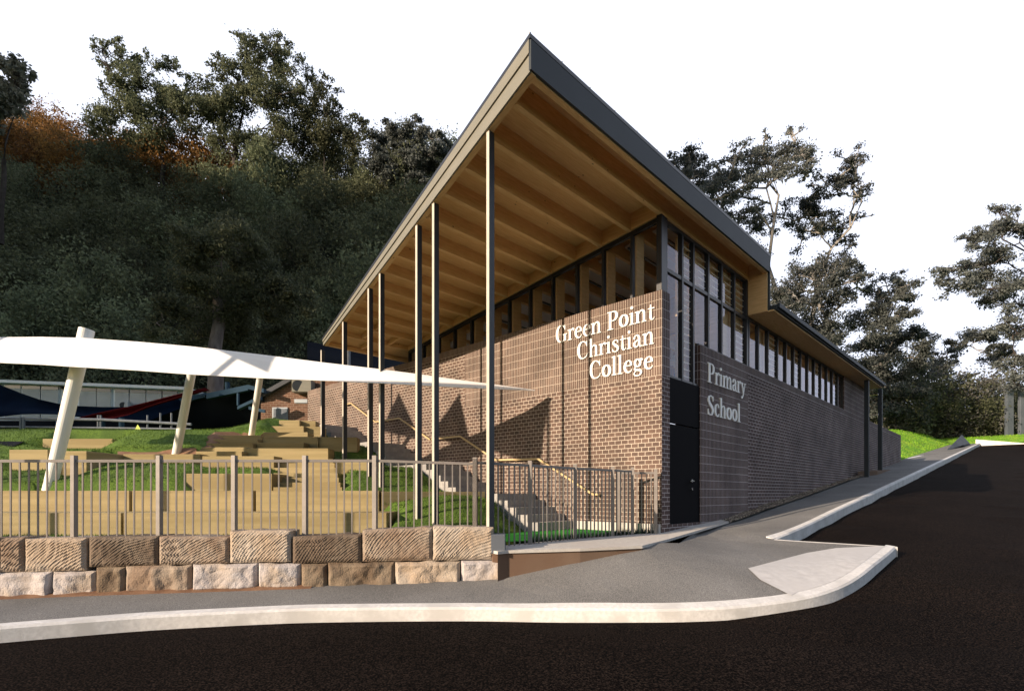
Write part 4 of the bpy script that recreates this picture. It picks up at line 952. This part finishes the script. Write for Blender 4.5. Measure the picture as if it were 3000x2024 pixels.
# unseen pointed panels, added out of frame to throw three shadows on the wall
def shadow_caster(apx, apy, lpx, lpy, rpx, rpy, d, label):
    pts = []
    for px, py in ((apx, apy), (lpx, lpy), (rpx, rpy)):
        u = uat(px); p = B(u, 0); z = (1448-py)/F*p.y+H; pts.append(Vector((p.x, p.y, z))+tosun/math.cos(R_(SUN_EL))*d)
    t = thing('shade_sail', (pts[0].x, pts[0].y, 1), label, 'shade sail', 'added pointed shadow casters left of the view')
    n = (pts[1]-pts[0]).cross(pts[2]-pts[0]).normalized()*.02
    MB().add([tuple(p) for p in pts]+[tuple(p+n) for p in pts], [(0,1,2),(3,5,4),(0,3,4,1),(1,4,5,2),(2,5,3,0)]).build('sail', M['membrane'], t)
    for p in pts[:1]: MB().tube([(p.x, p.y, .2), (p.x, p.y, p.z)], .05, 10).build('mast', M['polewhite'], t)
shadow_caster(1167.8, 1150.6, 1115, 1262, 1235, 1290, 13.5, 'farthest pointed white panel added beyond the left edge to throw a wall shadow')
shadow_caster(1345.7, 1154.4, 1262, 1270, 1385, 1330, 12.0, 'middle pointed white panel added beyond the left edge to throw a wall shadow')
shadow_caster(1606, 1168, 1440, 1318, 1583, 1372, 11.0, 'nearest pointed white panel added beyond the left edge to throw a wall shadow')
# ------------------------------------------------------------------ background buildings, left
Yc = 31.0
cb = thing('classroom_building', W(260, 1250, Yc), 'long low white classroom building with a pale roof edge and a row of windows', 'building')
def wbox(m, px0, px1, y0, y1, Y, d, par, name, bev=0, sl=0.):
    x0, x1 = (px0-1500)/F*Y, (px1-1500)/F*Y; z1, z0 = (1448-y0)/F*Y+H, (1448-y1)/F*Y+H; k = sl
    return MB().hexa([(x0,Y,z0),(x1,Y,z0-0),(x1,Y+d,z0),(x0,Y+d,z0),(x0,Y,z1),(x1,Y,z1-k),(x1,Y+d,z1-k),(x0,Y+d,z1)]).build(name, m, par, bevel=bev)
wbox(M['wallwhite'], -500, 540, 1116, 1262, Yc, 6, cb, 'wall', sl=.45)
mb = MB()
def slx(px, y, Y): return W(px, y, Y)
for (pa, ya, pc, yc_, th) in ((-500, 1092, 545, 1133, .16),):
    a, b = W(pa, ya, Yc-.5), W(pc, yc_, Yc-.5); mb.hexa([a-Vector((0,0,th)), b-Vector((0,0,th)), b+Vector((0,7,-th)), a+Vector((0,7,-th)), a, b, b+Vector((0,7,0)), a+Vector((0,7,0))])
mb.build('roof', M['trimwhite'], cb)
for px0, px1 in ((-330,-280),(-275,-220),(-215,-160),(-100,-45),(14,60),(65,117),(121,170),(232,281),(283,324),(337,377),(381,426),(430,473),(476,519)):
    yt0 = 1128+px0*.037
    if px0 > 200 and px0 < 330: m_ = M['blind']
    else: m_ = M['blind']
    fo = wbox(M['trimwhite'], px0-3, px1+3, yt0-2, 1225, Yc-.06, .05, cb, 'window_frame')
    wbox(m_, px0, px1, yt0+9, 1222, Yc-.09, .03, fo, 'pane'); wbox(M['darkglass'], px0, px1, yt0, yt0+9, Yc-.10, .04, fo, 'upper_pane')
wbox(M['dark'], -500, 540, 1232, 1262, Yc-.12, .1, cb, 'undercroft')  # shade under the classroom put into a solid near-black strip
wbox(M['frame'], 173, 179, 1131, 1138, Yc-.2, .2, cb, 'wall_lamp')
for i, (px, y) in enumerate(((355, 1184), (425, 1190))):
    t = thing('air_conditioner', W(px, y, Yc-.5), ('pale air conditioner box under the classroom window', 'second pale air conditioner box right of the first under the classroom window')[i], 'air conditioner', 'air conditioners on the classroom wall')
    b = wbox(M['blind'], px-20, px+20, y-9, y+14, Yc-.6, .35, t, 'casing', .02); MB().tube([W(px+6, y+3, Yc-.62), W(px+6, y+3, Yc-.60)], .18, 16).build('fan_grille', M['slate'], t)
# navy sail
def sail(name, label, outer, m, th=.02, sag=0):
    """outer: list of (px,py,Y) polygon strips: top list and bottom list of the same length"""
    tpn, btn = outer; mb = MB(); n = len(tpn); rows = 5
    for i in range(n):
        a, b = W(*tpn[i]), W(*btn[i])
        for k in range(rows+1):
            s_ = k/rows; p = a.lerp(b, s_); p.y += 1.0*math.sin(math.pi*s_)*.35; mb.v.append(tuple(p))
    for i in range(n-1):
        for k in range(rows): q = i*(rows+1)+k; mb.f.append((q, q+rows+1, q+rows+2, q+1))
    o = mb.build(name, m, smooth=True); sm = o.modifiers.new('thickness', 'SOLIDIFY'); sm.thickness = th
    return tag(o, label, 'shade sail')
sail('shade_sail', 'dark navy shade sail sagging in front of the white classroom building',
     ([(-160,1085,22),(-60,1112,21.6),(0,1127,21.4),(60,1151,21.2),(115,1170,21),(170,1182,21),(230,1189,21),(300,1192,21.1),(370,1192,21.3),(425,1188,21.5),(470,1180,21.8),(520,1166,22.2)],
      [(-160,1250,20),(-60,1232,20.2),(0,1221,20.4),(60,1214,20.4),(115,1213,20.4),(170,1214,20.4),(230,1221,20.4),(300,1230,20.5),(350,1238,20.6),(398,1240,20.8),(440,1232,21.2),(520,1200,22)]), M['navy'])
sail('shade_sail', 'dark red shade sail rising to the right behind the second white pole',
     ([(208,1230,20.0),(270,1213,20.1),(330,1200,20.2),(380,1190,20.4),(450,1172,20.7),(530,1152,21.1),(600,1136,21.5)],
      [(208,1231,19.9),(270,1228,20),(330,1226,20.1),(375,1216,20.2),(430,1192,20.5),(520,1164,21),(600,1141,21.4)]), M['red'])
# blue painted shelter
bs = thing('blue_shelter', W(620, 1260, 23), 'blue painted timber shelter with sloping beams and a dark interior', 'shelter')
def beam(par, pa, ya, pc, yc_, Y, hpx, m, d=.25, name='beam', Y2=None):
    a, b = W(pa, ya, Y), W(pc, yc_, Y2 or Y); h = Vector((0,0,hpx/F*Y)); dd = Vector((0,d,0))
    return MB().hexa([a-h, b-h, b-h+dd, a-h+dd, a, b, b+dd, a+dd]).build(name, m, par)
beam(bs, 397, 1196, 600, 1150, 22.4, 13, M['bluepaint']); beam(bs, 604, 1152, 726, 1127, 22.0, 16, M['bluepaint']); beam(bs, 726, 1127, 772, 1138, 22.0, 12, M['bluepaint'])
MB().add([W(400,1200,22.6), W(728,1130,22.2), W(775,1140,22.2), W(775,1262,23.5), W(440,1262,23.5), W(400,1215,23)], [(0,1,2,3,4,5)]).build('dark_back', M['dark'], bs)  # flat near-black sheet painted in for the shelter's shaded interior
beam(bs, 695, 1190, 760, 1160, 21.6, 9, M['bluepaint'], name='brace'); beam(bs, 693, 1151, 697, 1151, 21.6, 36, M['bluepaint'], d=.12, name='brace')
MB().tube([W(666,1142,22.3), W(666,1120,22.3)], .09, 12).build('vent_pipe', M['bluepaint'], bs)
beam(bs, 728, 1190, 775, 1200, 21.5, 9, M['bluepaint'], name='gutter', d=.1)
for px, y0, y1, Y in ((300,1224,1262,20.2),(356,1224,1262,20.2)):
    tag(MB().tube([W(px, y1, Y), W(px, y0, Y)], .09, 12).build('bollard', M['bluepaint']), ('slate blue round post below the red sail', 'second slate blue round post below the navy sail end')[px > 320], 'post', 'blue posts in the playground')
# white folding shelter behind
tag(MB().hexa([W(440,1262,24), W(600,1262,24), W(600,1262,26), W(440,1262,26), W(470,1236,24), W(598,1246,24), W(598,1246,26), W(470,1236,26)]).build('play_shelter', M['trimwhite']), 'small pale blue shelter roof seen between the poles beyond the grass', 'shelter')
# old brick house
bh = thing('brick_house', W(840, 1240, 24), 'old orange brick house with a grey gable edge and a small window', 'house')
YH = 22.6
mb = MB(); P = [W(764,1290,YH), W(990,1290,YH), W(990,1085,YH), W(880,1085,YH), W(764,1160,YH)]
n_ = len(P); mb.add(P+[p+Vector((0,3,0)) for p in P], [tuple(range(n_)), tuple(range(2*n_-1, n_-1, -1))]+[(i, (i+1) % n_, n_+(i+1) % n_, n_+i) for i in range(n_)])
me_o = mb.build('wall', M['brick_old_box'], bh)
beam(bh, 764, 1150, 885, 1082, YH-.25, 14, M['slate'], d=4, name='roof')
wf = wbox(M['blind'], 797, 842, 1193, 1232, YH-.05, .05, bh, 'window_frame'); wbox(M['galv'], 801, 840, 1197, 1230, YH-.07, .03, wf, 'pane')
wbox(M['blind'], 862, 900, 1169, 1180, YH-.06, .06, bh, 'vent_strip')
t = thing('air_conditioner', W(880, 1150, YH-.5), 'beige air conditioner unit mounted high on the old brick house', 'air conditioner')
wbox(M['fascia_pale'], 854, 912, 1112, 1148, YH-.5, .45, t, 'casing', .02); MB().tube([W(873, 1130, YH-.53), W(873, 1130, YH-.50)], .23, 20).build('fan_grille', M['slate'], t)
# playground fence
pf = thing('playground_fence', W(250, 1262, 19.4), 'grey tube rail fence along the top of the grass bank', 'fence')
mb = MB()
for y_, w_ in ((1227, .05), (1251, .035)):
    mb.tube([W(-400, y_-4, 19.6), W(0, y_-1, 19.4), W(300, y_+2, 19.3), (W(560, y_+16 if y_ < 1240 else y_+6, 19.2))], w_, 8)
mb.build('rail', M['galv'], pf)
for px in (-300, -120, 61, 69, 287, 295, 432, 470, 502): MB().tube([W(px, 1262, 19.35), W(px, 1222 if px < 280 else (1216 if px < 440 else 1210), 19.35)], .045 if px in (61,69) else .03, 8).build('post', M['galv'], pf)
tag(wbox(M['bluebin'], 162, 171, 1229, 1262, 20.5, .4, None, 'bin', .02), 'bright blue bin beside the leaning white pole', 'bin')
tag(MB().add([W(403,1243,17.5), W(393,1262,17.2), W(415,1262,17.2), W(405,1262,17.8)], [(0,1,2),(0,2,3),(0,3,1),(1,3,2)]).build('marker_cone', M['lime']), 'tiny lime green triangular marker on the crest of the grass', 'marker')
tag(MB().add([W(-60,1292,14.8), W(70,1293,14.6), W(20,1316,14.2), W(-60,1316,14.2), W(-60,1292,15.4), W(70,1293,15.2)], [(0,1,2,3),(0,4,5,1)]).build('rubber_mat', M['dark']), 'black rubber wedge lying in the grass at the left edge', 'mat')
# roofs and misc seen under the canopy end
fr_ = thing('far_roof', W(1080, 1060, 28), 'dark slate roof with a pale downpipe seen under the low end of the canopy', 'roof')
MB().add([W(900,1085,26), W(1230,1120,26), W(1230,1060,30), (W(900,1000,30))], [(0,1,2,3)]).build('sheet', M['dark'], fr_)
MB().tube([W(1022,1110,25.5), W(1022,1028,25.5)], .08, 8).build('downpipe', M['galv'], fr_)
# right far side: grey pylons, concrete wedge, rendered wall end
for i, (a, b, yt) in enumerate(((2951, 2971, 1136), (2990, 3012, 1128))):
    t = tag(wbox(M['pylon'], a, b, yt, 1290, 58, .35, None, 'concrete_pillar', .03), ('grey concrete pillar beyond the lawn, the left one of two', 'grey concrete pillar beyond the lawn cut by the right edge of the view')[i], 'pillar', 'grey pillars beyond the road end')
Yw = 46.
tag(MB().add([W(2773,1319,42), W(2818,1273,50), W(2842,1299,49), W(2820,1304,45), W(2773,1330,43), W(2842,1312,50)], [(0,1,2,3),(0,3,4),(3,2,5),(1,0,4),(1,5,2),(0,1,5,4)]).build('concrete_wedge', M['pylon']), 'grey blue triangular concrete wedge at the top of the footpath', 'retaining wedge')
p0 = B(.15, 28.05)
tag(MB().add([B(.25,28.1,1.75), B(.9,31.5,2.0), B(.9,31.5,2.75), B(.25,28.1,3.0), B(1.2,28.3,1.75), B(1.6,31.5,2.0), B(1.6,31.5,2.75), B(1.2,28.3,3.0)], [(0,1,2,3),(4,7,6,5),(0,4,5,1),(3,2,6,7),(0,3,7,4),(1,5,6,2)]).build('rendered_wall_end', M['terracotta']), 'orange brown rendered wall end just past the end of the dark brick wall', 'wall end')
tag(MB().hexa([B(.1,31.6,2.05), B(-.25,35,2.4), B(.0,35,2.4), B(.3,31.6,2.05), B(.1,31.6,2.25), B(-.25,35,2.6), B(.0,35,2.6), B(.3,31.6,2.25)]).build('garden_edge', M['kerb']), 'short pale concrete garden edge between lawn and footpath', 'garden edge')
# small brown plinth at the wing posts
tag(MB().hexa([B(-.12,16.6,.3), B(-.62,17.8,.5), B(-.62,21,.8), B(-.02,21,.8), B(-.12,16.6,.98), B(-.62,17.8,1.02), B(-.62,21,1.18), B(-.02,21,1.18)]).build('post_plinth', M['rust']), 'low brown plinth under the two dark posts at the far end of the street wall', 'plinth')

# ------------------------------------------------------------------ trees
def leafcards(mb, c, r, n, s, flat=1.0, rng=random):
    s = s*.86; n = int(n*1.15)
    for _ in range(n):
        p = Vector((rng.gauss(0,.5), rng.gauss(0,.5), rng.gauss(0,.45)))
        P = c+Vector((p.x*r, p.y*r, p.z*r*flat))
        a = Vector((rng.gauss(0,1), rng.gauss(0,1), rng.gauss(0,1))).normalized(); b = a.orthogonal().normalized()
        b = Matrix.Rotation(rng.uniform(0,6.28), 3, a) @ b; l = s*rng.uniform(.7,1.5); wd = l*.5
        a2 = a.cross(b)
        mb.add([P-b*l*.5, P+a2*wd*.5, P+b*l*.5, P-a2*wd*.5], [(0,1,2,3)])
DEN = 3.4
def limb(p, q, r0, r1, mb, rng, wig=.12, n=6):
    pts = []; d = (q-p)
    for i in range(n+1):
        t = i/n; pts.append(p.lerp(q, t)+Vector((rng.gauss(0,1), rng.gauss(0,1), rng.gauss(0,.5)))*wig*d.length*.25*math.sin(math.pi*t))
    mb.tube(pts, [r0+(r1-r0)*(i/n) for i in range(n+1)], 7, cap=False); return pts
def tree(name, label, base, clumps, trunk_r, m_leaf, m_bark, seed, n=160, s=.22, flat=.55, fork=.45, group=None, cat='tree', trunk_top=None, twigs=True, lr=1.0):
    """clumps: list of (Vector centre, radius)"""
    rng = random.Random(seed); t = thing(name, base, label, cat, group); lb, cb_ = MB(), MB()
    zs = max(c.z for c, r in clumps); cx = sum((c for c, r in clumps), Vector())/len(clumps)
    fk = trunk_top or Vector((base.x*.6+cx.x*.4, base.y*.6+cx.y*.4, base.z+(zs-base.z)*fork))
    tp2 = limb(base-Vector((0,0,.4)), fk, trunk_r, trunk_r*.6, lb, rng, .05)
    forks = []
    for c, r in clumps:
        # join to a neighbour branch start somewhere along trunk top or an earlier limb
        cand = forks+[fk] if forks else [fk]
        j = min(cand, key=lambda q: (q-c).length+.6*max(0, q.z-c.z)*2)
        pts = limb(j, c-Vector((0,0,r*flat*.2)), lr*trunk_r*(.30 if j is fk else .13), lr*trunk_r*.04, lb, rng, .16)
        forks += [pts[2], pts[3]]
        if twigs:
            for _ in range(4):
                e = c+Vector((rng.uniform(-1,1)*r*.8, rng.uniform(-1,1)*r*.8, rng.uniform(-.4,.8)*r*flat)); limb(pts[4], e, trunk_r*.06, trunk_r*.02, lb, rng, .15, 3)
        k = 3
        for _ in range(k):
            o_ = Vector((rng.uniform(-1,1), rng.uniform(-1,1), rng.uniform(-1,1)*flat))*r*.62; leafcards(cb_, c+o_, r*rng.uniform(.55,.95), int(DEN*n*r*r/k*1.0), s, flat, rng)
    lb.build('trunk', m_bark, t, smooth=True); cb_.build('crown', m_leaf, t); return t
def copytree(o, loc, rz, sc, label=None, group=None):
    r = o.copy(); C.objects.link(r); r.location = loc; r.rotation_euler = (0, 0, rz); r.scale = sc
    if label: r['label'] = label
    if group: r['group'] = group
    for ch in o.children: c = ch.copy(); C.objects.link(c); c.parent = r
    return r
def gumc(spec, Yd, dz=0, split=5):   # spec (px,py,rpx) -> clumps around distance Yd
    rng = random.Random(len(spec)*7+int(Yd)); o = []
    for px, py, r in spec:
        Y = Yd+rng.uniform(-2.2, 2.2); c = W(px, py, Y); R0 = 1.25*r/F*Y
        for _ in range(split):
            o.append((c+Vector((rng.gauss(0,1)*R0*.62, rng.gauss(0,1)*R0*.62, rng.gauss(0,1)*R0*.42)), R0*rng.uniform(.45,.8)))
    return o
# --- tall gums behind the school
Y1 = 48.
g1 = [(2260,425,28),(2300,440,32),(2340,450,30),(2375,470,22),(2225,470,30),(2190,490,34),(2150,500,34),(2110,520,30),(2070,560,32),(2120,590,36),(2170,560,34),(2210,530,30),(2250,510,32),(2290,500,28),(2090,640,34),(2150,650,36),(2205,620,30),(2230,670,28),(2180,720,34),(2215,760,26),(2120,480,26),(2330,500,22),(2360,520,16),(2310,392,14),(2245,395,10),(2150,455,22)]
tree('gum_tree', 'tall gum tree with pale forked trunk rising directly behind the high roof end', W(2290, 1290, Y1), gumc(g1, Y1), .42, M['leaf_gum'], M['bark_pale'], 3, lr=1.7, n=85, s=.24, flat=.5, trunk_top=W(2285, 930, Y1))
g2 = [(2510,455,24),(2490,470,20),(2480,510,24),(2460,540,26),(2500,545,30),(2525,548,20),(2440,555,22),(2400,560,26),(2380,580,24),(2350,600,26),(2320,640,34),(2370,640,30),(2300,600,26),(2410,610,20),(2420,660,30),(2450,665,24),(2390,670,22),(2505,630,16),(2530,628,10),(2480,715,22),(2500,720,12),(2350,690,22)]
tree('gum_tree', 'leaning gum tree with open layered crown right of the tall forked one', W(2310, 1290, Y1+3), gumc(g2, Y1+3), .36, M['leaf_gum'], M['bark_pale'], 5, lr=1.7, n=80, s=.24, flat=.48, trunk_top=W(2395, 860, Y1+3))
g3 = [(2010,470,24),(2040,465,26),(1985,500,30),(1970,480,20),(2030,510,28),(2060,520,22),(2000,545,26),(2040,570,28),(1960,530,24),(2075,600,30),(2110,680,30)]
tree('gum_tree', 'grey green gum tree showing just above the middle of the dark roof edge', W(2060, 1290, 52), gumc(g3, 52), .35, M['leaf_gum'], M['bark_pale'], 8, lr=1.5, n=130, s=.26, flat=.6)
g4 = [(2370,790,34),(2410,780,30),(2450,800,34),(2490,790,26),(2520,800,22),(2350,830,36),(2400,840,36),(2440,850,32),(2480,850,24),(2330,870,38),(2380,900,40),(2430,910,34),(2300,850,34),(2450,960,34),(2400,970,36),(2300,920,36),(2340,950,40),(2350,1010,40),(2420,1030,40),(2470,1060,34),(2280,880,30)]
tree('gum_tree', 'dense dark gum tree with a forked pale trunk above the low wing roof', W(2415, 1290, 44), gumc(g4, 44), .34, M['leaf_gum'], M['bark_pale'], 11, lr=2, n=110, s=.22, flat=.75, trunk_top=W(2412, 1010, 44))
g5 = [(2600,830,22),(2630,850,22),(2560,850,20),(2590,880,28),(2650,880,18),(2560,910,28),(2610,920,30),(2650,930,26),(2540,960,32),(2590,970,34),(2640,980,32),(2690,970,24),(2720,985,18),(2550,1020,36),(2600,1040,36),(2660,1030,32),(2700,1020,24),(2540,1080,36),(2590,1100,36),(2640,1090,36),(2690,1080,26),(2610,1160,40),(2660,1150,36),(2560,1150,34),(2620,1220,40),(2690,1200,34),(2580,1210,34)]
tree('gum_tree', 'dark bushy gum tree with rounded top behind the far end of the low wing', W(2590, 1280, 58), gumc(g5, 58), .5, M['leaf_gum'], M['bark_pale'], 13, n=110, s=.28, flat=.7, trunk_top=W(2588, 1060, 58))
g6 = [(2735,1060,24),(2770,1040,22),(2800,1010,22),(2840,990,26),(2880,985,24),(2915,990,22),(2720,1100,26),(2690,1130,26),(2760,1080,20),(2900,1020,18),(2935,1030,24),(2960,1060,24),(2750,1180,22),(2790,1200,26),(2840,1190,22),(2880,1200,26),(2920,1180,20),(2720,1230,30),(2770,1240,30),(2820,1245,30),(2870,1245,30),(2930,1240,26),(2980,1230,24),(2850,1100,10),(2800,1120,10)]
tree('gum_tree', 'arching open gum tree whose canopy bridges the bright gap at the right', W(2790, 1285, 66), gumc(g6, 66), .4, M['leaf_gum'], M['bark_pale'], 17, lr=1.5, n=90, s=.30, flat=.55, trunk_top=W(2800, 1150, 66))
g7 = [(2945,625,22),(2900,690,26),(2860,690,18),(2930,670,30),(2980,660,26),(3010,690,28),(2830,700,14),(2960,720,34),(2900,740,30),(3020,760,36),(2870,790,30),(2830,780,22),(2780,800,22),(2760,790,18),(2800,830,26),(2850,840,26),(2920,810,36),(2980,800,40),(2930,870,34),(2880,880,20),(3000,880,40),(2950,930,30),(3010,960,36),(2975,990,24),(3000,1060,30),(2990,1120,24),(2760,820,16)]
tree('gum_tree', 'large dark gum tree leaning into the view at the right edge', W(3090, 1300, 47), gumc(g7, 47), .45, M['leaf_gum'], M['bark_dark'], 19, n=105, s=.23, flat=.62, trunk_top=W(3060, 900, 47))
# --- the big dark trees on the left skyline
YA = 62.
a1 = [(300,150,16),(330,130,14),(350,185,24),(320,215,20),(380,200,24),(410,170,18),(370,250,30),(340,290,26),(400,280,34),(440,240,26),(470,190,20),(505,185,16),(460,290,34),(500,270,26),(430,330,36),(370,340,34),(310,330,26),(500,340,34),(300,370,30),(550,250,18),(540,310,30),(580,280,26),(600,240,16),(560,350,34),(610,310,30),(470,390,40),(400,400,36),(340,410,34),(340,115,9),(360,150,12),(520,205,12),(300,255,12)]
tree('broadleaf_tree', 'dark small leaved tree with thin twigs rising over the left of the forest skyline', W(470, 700, YA), gumc(a1, YA), .4, M['leaf_forest'], M['bark_dark'], 23, n=75, s=.30, flat=.9, trunk_top=W(480, 480, YA))
a2 = [(800,110,16),(830,150,22),(790,150,22),(750,140,22),(710,130,16),(720,180,28),(770,190,34),(820,200,34),(680,200,22),(660,240,26),(720,240,40),(780,260,44),(840,250,36),(870,220,24),(640,290,28),(690,300,36),(850,310,30),(890,270,22),(880,340,26),(640,350,36),(700,400,30),(840,370,34),(800,330,26),(620,190,12),(845,120,10),(700,105,9),(640,170,10),(810,410,36),(760,430,34),(650,410,36)]
tree('broadleaf_tree', 'tallest dark tree on the skyline with bare forked branches showing against the sky', W(690, 720, 62), gumc(a2, 62), .5, M['leaf_forest'], M['bark_dark'], 29, n=75, s=.30, flat=.85, trunk_top=W(690, 420, 62))
a6 = [(600,700,40),(660,660,46),(720,700,44),(560,760,40),(620,760,50),(690,770,50),(760,760,44),(800,820,44),(540,840,44),(600,850,50),(660,860,50),(730,860,50),(780,900,44),(560,930,44),(640,950,50),(710,950,50),(840,900,36),(500,900,36),(480,980,34),(820,980,40)]
tree('gum_tree', 'big grey trunked tree standing on the grass crest behind the white canopy', W(632, 1266, 24), gumc(a6, 25), .40, M['leaf_forest'], M['bark'], 43, n=420, s=.15, flat=.85, twigs=False, lr=.35, trunk_top=W(640, 880, 24.5))
a3 = [(940,260,16),(960,240,10),(930,310,24),(900,330,24),(950,330,26),(980,300,18),(970,370,30),(920,380,34),(1010,370,22),(1040,400,24),(1060,370,14),(1050,345,9),(890,420,36),(960,430,36),(1020,440,34),(945,215,8),(990,265,9),(1075,355,8)]
tree('broadleaf_tree', 'lower dark tree with upright leafy shoots right of the tallest tree', W(950, 720, 62), gumc(a3, 62), .3, M['leaf_forest'], M['bark_dark'], 31, n=70, s=.30, flat=.95, trunk_top=W(950, 500, 62))
a4 = [(20,190,22),(40,215,24),(10,235,26),(55,255,20),(15,285,26),(45,300,26),(0,330,30)]
tree('broadleaf_tree', 'pale grey leaved tree top at the upper left corner', W(0, 700, 42), gumc(a4, 42), .25, M['leaf_grey'], M['bark_dark'], 37, n=110, s=.42, flat=.9)
a5 = [(1110,405,22),(1150,395,24),(1200,390,24),(1250,395,24),(1290,410,18),(1130,440,26),(1180,440,22),(1240,435,26),(1290,440,26),(1330,440,20),(1110,470,26),(1170,480,30),(1230,480,30),(1280,490,30),(1300,540,34),(1180,540,36),(1240,540,30)]
tree('gum_tree', 'rounded grey gum tree crown in the dip between forest and canopy roof', W(1190, 900, 60), gumc(a5, 60), .35, M['leaf_gum'], M['bark_pale'], 41, n=190, s=.30, flat=.55)
# --- forest trees on the slope: shared crown meshes
protos = []
for k in range(6):
    rng = random.Random(100+k); cl = []
    for i in range(26):
        a = rng.uniform(0, 6.28); h = rng.uniform(1.5, 8.5); rr = (3.1 if h < 6 else 2.1)*math.sqrt(rng.random()); cl.append((Vector((rr*math.cos(a), rr*math.sin(a), h)), rng.uniform(.9, 1.6)))
    cl.append((Vector((0,0,9.2)), 1.0))
    protos.append(tree('forest_tree', 'dark evergreen tree in the dense forest on the slope', Vector((0,0,0)), cl, .22, M['leaf_forest'] if k < 4 else M['leaf_sunlit'] if k == 4 else M['leaf_haze'], M['bark_dark'], 200+k, n=34, s=.27, flat=.9, twigs=False))
FG = 'trees of the dense forest on the slope'
rng = random.Random(5); k = 0; used = set()
cells = []
for row, y in enumerate(np.arange(37.5, 84, 3.7)):
    x = -y*1.03+(row % 2)*2.4
    while x < (6 if y < 60 else 3): cells.append((x+rng.uniform(-1.2,1.2), y+rng.uniform(-1.2,1.2))); x += 4.9
top_y = 70
for (x, y) in cells:
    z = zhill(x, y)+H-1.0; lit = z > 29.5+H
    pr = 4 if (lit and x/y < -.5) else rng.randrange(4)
    sc = rng.uniform(.85, 1.25)
    if y > 78: sc *= .8
    if pr in used: o = copytree(protos[pr], (x, y, z), rng.uniform(0, 6.28), (sc, sc, sc*rng.uniform(.85, 1.1)), group=FG)
    else: o = protos[pr]; o.location = (x, y, z); o['group'] = FG; used.add(pr)
    o['label'] = 'orange sunlit tree along the ridge top at the upper left' if pr == 4 else 'dark evergreen tree in the dense forest on the slope'
    o['group'] = 'sunlit trees along the ridge' if pr == 4 else FG
# dark shrubs filling gaps right behind the far trees on the right
rq = random.Random(77); first_haze = True
for i in range(34):
    px = 2080+i*30+rq.uniform(-12, 12); Y = rq.uniform(60, 76); s_ = rq.uniform(.8, 1.15)*(1.0 if px < 2720 else 1.12)
    q = W(px, 1290, Y); sc = (s_*1.1, s_*1.1, s_); lab = 'low grey green tree filling the gap under the gums beyond the lawn'
    grey = i % 2 == 0 and px > 2500
    if grey and first_haze: o = protos[5]; o.location = (q.x, q.y, 4.2+H); o.scale = sc; first_haze = False
    else: o = copytree(protos[5 if grey else rq.randrange(4)], (q.x, q.y, 4.2+H), px*.7, sc)
    o['label'] = 'pale grey tree low in the gap beyond the bright lawn with haze painted into its leaves' if grey else lab
    o['group'] = 'trees beyond the lawn paled by painted haze' if grey else 'low dark trees beyond the lawn'
